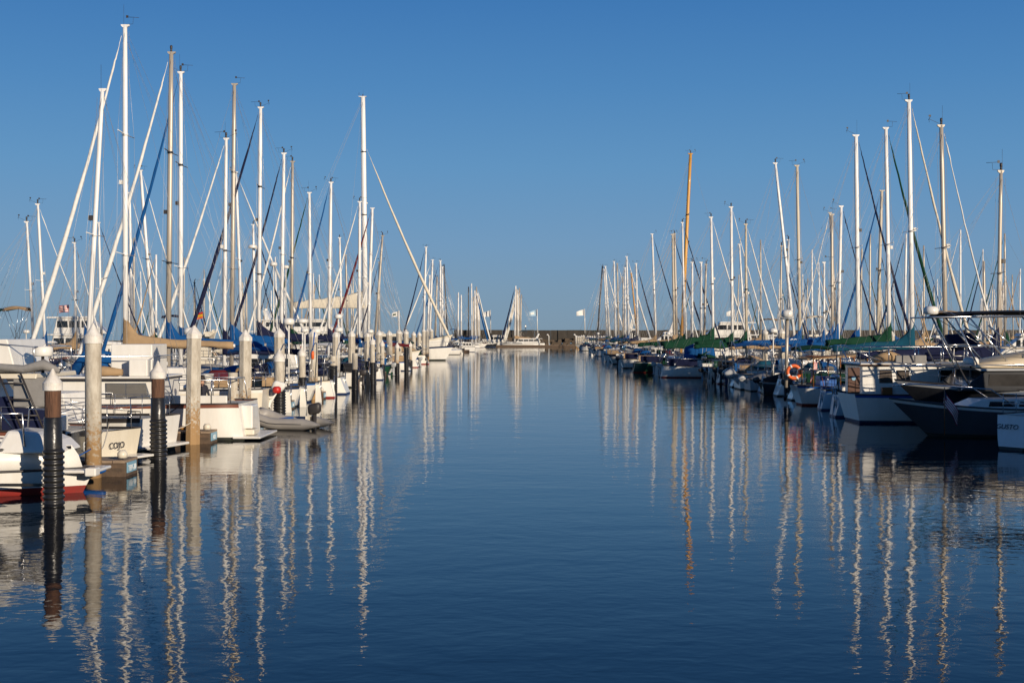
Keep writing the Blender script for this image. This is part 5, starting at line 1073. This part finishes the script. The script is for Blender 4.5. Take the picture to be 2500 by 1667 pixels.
# motor boat with tilted engines
P = mk(7.6, 2.6, .95, .9, 1.25, tw=.93)
t = boat('motor_boat', 'motor boat with two big tilted outboard engines on the right bank', 'motor boat', 80.6, 17.9, 1, P, GEL, BOTK, GEL2)
house(t, [(-1.0, .95), (2.3, 1.0), (1.2, 1.8), (-.9, 1.9)], 1.7, GEL, [(-.6, 1.0, 1.2, 1.55, 2, GLASS)])
add_outboard(t, (-3.9, -.55, .85), 1.35, GELG, .75); add_outboard(t, (-3.85, .35, .9), 1.35, HDARK, .85)
P = mk(8.0, 2.7, 1.0, .95, 1.3, tw=.93)
t = boat('motor_boat', 'white skiff with coiled lines before the blue bundle on the right bank', 'motor boat', 94 + 18.5, 18.6, 1, P, GEL, BOTK, GELG); house(t, [(-1.0, .95), (2.3, 1.0), (1.2, 1.9), (-.9, 2.0)], 1.7, GEL, [(-.6, 1.0, 1.2, 1.65, 2, GLASS)]); add_outboard(t, (-4.1, 0, .85), 1.0, GELG, .1)
# round lifebuoy, radar pole and flags
q = MB(); q.tube([(.3 * math.cos(a * math.pi / 12), 0, .3 * math.sin(a * math.pi / 12)) for a in range(25)], .085, 10, cap=False); t = thing('lifebuoy', 'orange ring lifebuoy hung on a stern rail on the right bank', 'lifebuoy', (WX(1938, 61.0), 61.0, WZ(908, 61.0)), 0); q.build('ring', ORG, t)
q = MB()
for a in range(4): an = a * math.pi / 2 + .5; q.tube([(.3 * math.cos(an + d_), 0, .3 * math.sin(an + d_)) for d_ in (-.14, 0, .14)], .092, 8)
q.build('white_band', GEL, t)
t = thing('radar_pole', 'white radar pole with drum radome rising from a stern on the right bank', 'radar pole', (WX(1919, 62.3), 62.3, .85)); tubes('pole', [[(0, 0, 0), (.06, 0, WZ(775, 62.3) - .85)]], .085, ALU, t, 8); add_radome(t, (.06, 0, WZ(775, 62.3) - .85), .3, h=.36); q = MB(); q.lathe([(.34, 0), (.34, .06)], 14, 0, (.06, 0, WZ(775, 62.3) - .93)); q.build('mount_plate', GELG, t)
def usflag(label, X, Y, zb, zt, w, droop, side=-1, m1=REDP, pole=True, tilt=0.0):
    t = thing('flag', label, 'flag', (X, Y, zb)); H_ = zt - zb
    if pole: tubes('flagstaff', [[(tilt * -1.0, 0, -.6), (0, 0, H_ + .06)]], .016, TEAK, t)
    n = 9; g = MB(); K = 9
    def pnt(u, v):      # u along the fly, v from hoist top 0 to bottom 1
        x = side * w * u * (1 - droop * .75); z = H_ - v * H_ * .55 - droop * w * u * 1.1; y = .05 * math.sin(6 * u + 2 * v) * w * 2; return (x, y, z)
    for i in range(n):
        for k in range(K):
            v0, v1 = i / n, (i + 1) / n; u0, u1 = k / K, (k + 1) / K
            mi = 2 if (i < 4 and u1 <= .3) else (0 if i % 2 == 0 else 1)
            g.add([pnt(u0, v0), pnt(u1, v0), pnt(u1, v1), pnt(u0, v1)], [(0, 1, 2, 3)], mi, True)
    g.build('cloth', [m1, GEL, HNAVY], t); return t
usflag('striped american flag hanging on a short staff before the dark cruiser', WX(2306, 42.2), 42.2, WZ(1018, 42.2), WZ(950, 42.2), .95, .7, 1, mat('flag_red', (.50, .02, .045), .8, var=.2))
usflag('striped american flag drooping from a wooden staff at a stern on the right bank', WX(1996, 61.5), 61.5, WZ(925, 61.5), WZ(868, 61.5), .8, .8, -1, mat('flag_red', (.28, .015, .03)), tilt=-.35)
usflag('small american flag flying above the dark windshield yacht at upper left', WX(168, 130), 130, WZ(775, 130), WZ(744, 130), 1.1, .1, -1)
t = thing('flag', 'short red and yellow ensign flying over the dark roofed pilothouse boat', 'flag', (WX(477, 118), 118, WZ(800, 118))); tubes('flagstaff', [[(0, 0, 0), (0, 0, WZ(763, 118) - WZ(800, 118))]], .03, GEL, t)
zt = WZ(765, 118) - WZ(800, 118)
for k, mm_ in enumerate((REDP, YELP, ORG)):
    q = MB(); q.sheet([[(.7 * u, .05 * math.sin(5 * u), zt - .2 * k - .25 * v * .8 + .15 * u) for v in (0, 1)] for u in [j / 6 for j in range(7)]]); q.build('stripe', mm_, t)
def windflag(label, px, ytop, Y, zb, w, h, emb):
    t = thing('harbour_flag', label, 'flag', (WX(px, Y), Y, zb), 0, 'harbour flags at the channel end'); zt = WZ(ytop, Y) - zb
    tubes('pole', [[(0, 0, 0), (-.1, 0, zt)]], .13, GEL, t, 6)
    q = MB(); g = [[(-.15 - w * u, .12 * w * math.sin(5 * u + v), zt - h * v * (1 - .35 * u) - .8 * u ** 1.2 * w / 2.4 - .1) for v in (0, .25, .5, .75, 1)] for u in [j / 9 for j in range(10)]]
    q.sheet(g); cl = q.build('cloth', CV['white'] if emb != 'b' else mat('flag_paleblue', (.35, .5, .62), .8, var=.2), t)
    if emb:
        q = MB(); gm = [[(-.15 - w * u, .12 * w * math.sin(5 * u + v) - .06, zt - h * v * (1 - .35 * u) - .8 * u ** 1.2 * w / 2.4 - .1) for v in (.3, .5, .7)] for u in (.35, .5, .65, .8)]
        q.sheet(gm); q.build('emblem', CV['green'] if emb == 'g' else CV['white'], cl)
windflag('white flag with green emblem flying over the left middle docks', 975, 758, 215, 1, 1.1, .95, 'g')
windflag('white flag half hidden by the paired masts at the left row end', 1087, 757, 385, 4, 1.6, 2.4, '')
windflag('white flag flying right of the left far mast cluster', 1198, 757, 385, 4, 2.4, 1.9, '')
windflag('pale blue flag flying right of the centre mast cluster', 1312, 755, 385, 4, 2.4, 1.9, 'b')
windflag('white flag flying alone at the right of the channel opening', 1428, 754, 385, 4, 2.4, 1.9, '')
windflag('white flag behind the masts right of the yellow mast', 1794, 755, 385, 4, 2.4, 1.9, '')
for px, Y, lb in ((1340, 366, 'curved white lamp post on the far float'), (1406, 340, 'small white lamp post before the far right docks')):
    t = thing('dock_lamp', lb, 'lamp post', (WX(px, Y), Y, .5), 0, 'dock lamps'); tubes('post', [[(0, 0, 0), (0, 0, 2.6), (-.3, 0, 3.0)]], .12, GEL, t, 6); q = MB(); q.lathe([(.25, 0), (.3, .2), (.15, .35)], 8, 0, (-.4, 0, 2.85)); q.build('lamp_head', GEL, t)

# dock boxes, power pedestals and mooring lines along the left docks
for i in range(7):
    Y = FY(i) + .75; x = WX(fing[i][0], FY(i)) - 1.5
    o = MB(); o.box(-.5, .5, -.25, .25, 0, .42); o.prism([(-.52, .42), (.52, .42), (.5, .5), (-.5, .5)], -.27, .27); ob = o.build('dock_box', GEL2 if i % 2 else GEL, None, bevel=.02); ob.location = (x - .8 - .3 * (i % 3), Y - .12, .39)
    tag(ob, 'white dock box standing on the %s finger dock of the left berths' % ['nearest', 'second', 'third', 'fourth', 'fifth', 'sixth', 'seventh'][i], 'dock box', 'dock boxes')
    ya, yb = FY(i) - 2.6, FY(i) + 3.1
    for k_, yy in enumerate((ya, yb)):
        q = MB(); p0 = Vector((WX(fing[i][0], FY(i)) + .05, FY(i), .75)); p1 = Vector((WX(fing[i][0], FY(i)) - .6, yy, 1.1)); pts = [p0.lerp(p1, u / 8) - Vector((0, 0, .35 * math.sin(math.pi * u / 8))) for u in range(9)]
        q.tube([p - p0 for p in pts], .016, 4); ob = q.build('mooring_rope', [BLUP, GEL2, CV['navy'], GEL][(i + k_) % 4], None); ob.location = p0
        tag(ob, 'mooring rope led %s from the %s concrete pile of the left row' % (['towards the viewer', 'away'][k_], ['nearest', 'second', 'third', 'fourth', 'fifth', 'sixth', 'seventh'][i]), 'rope', 'mooring ropes of the left berths')
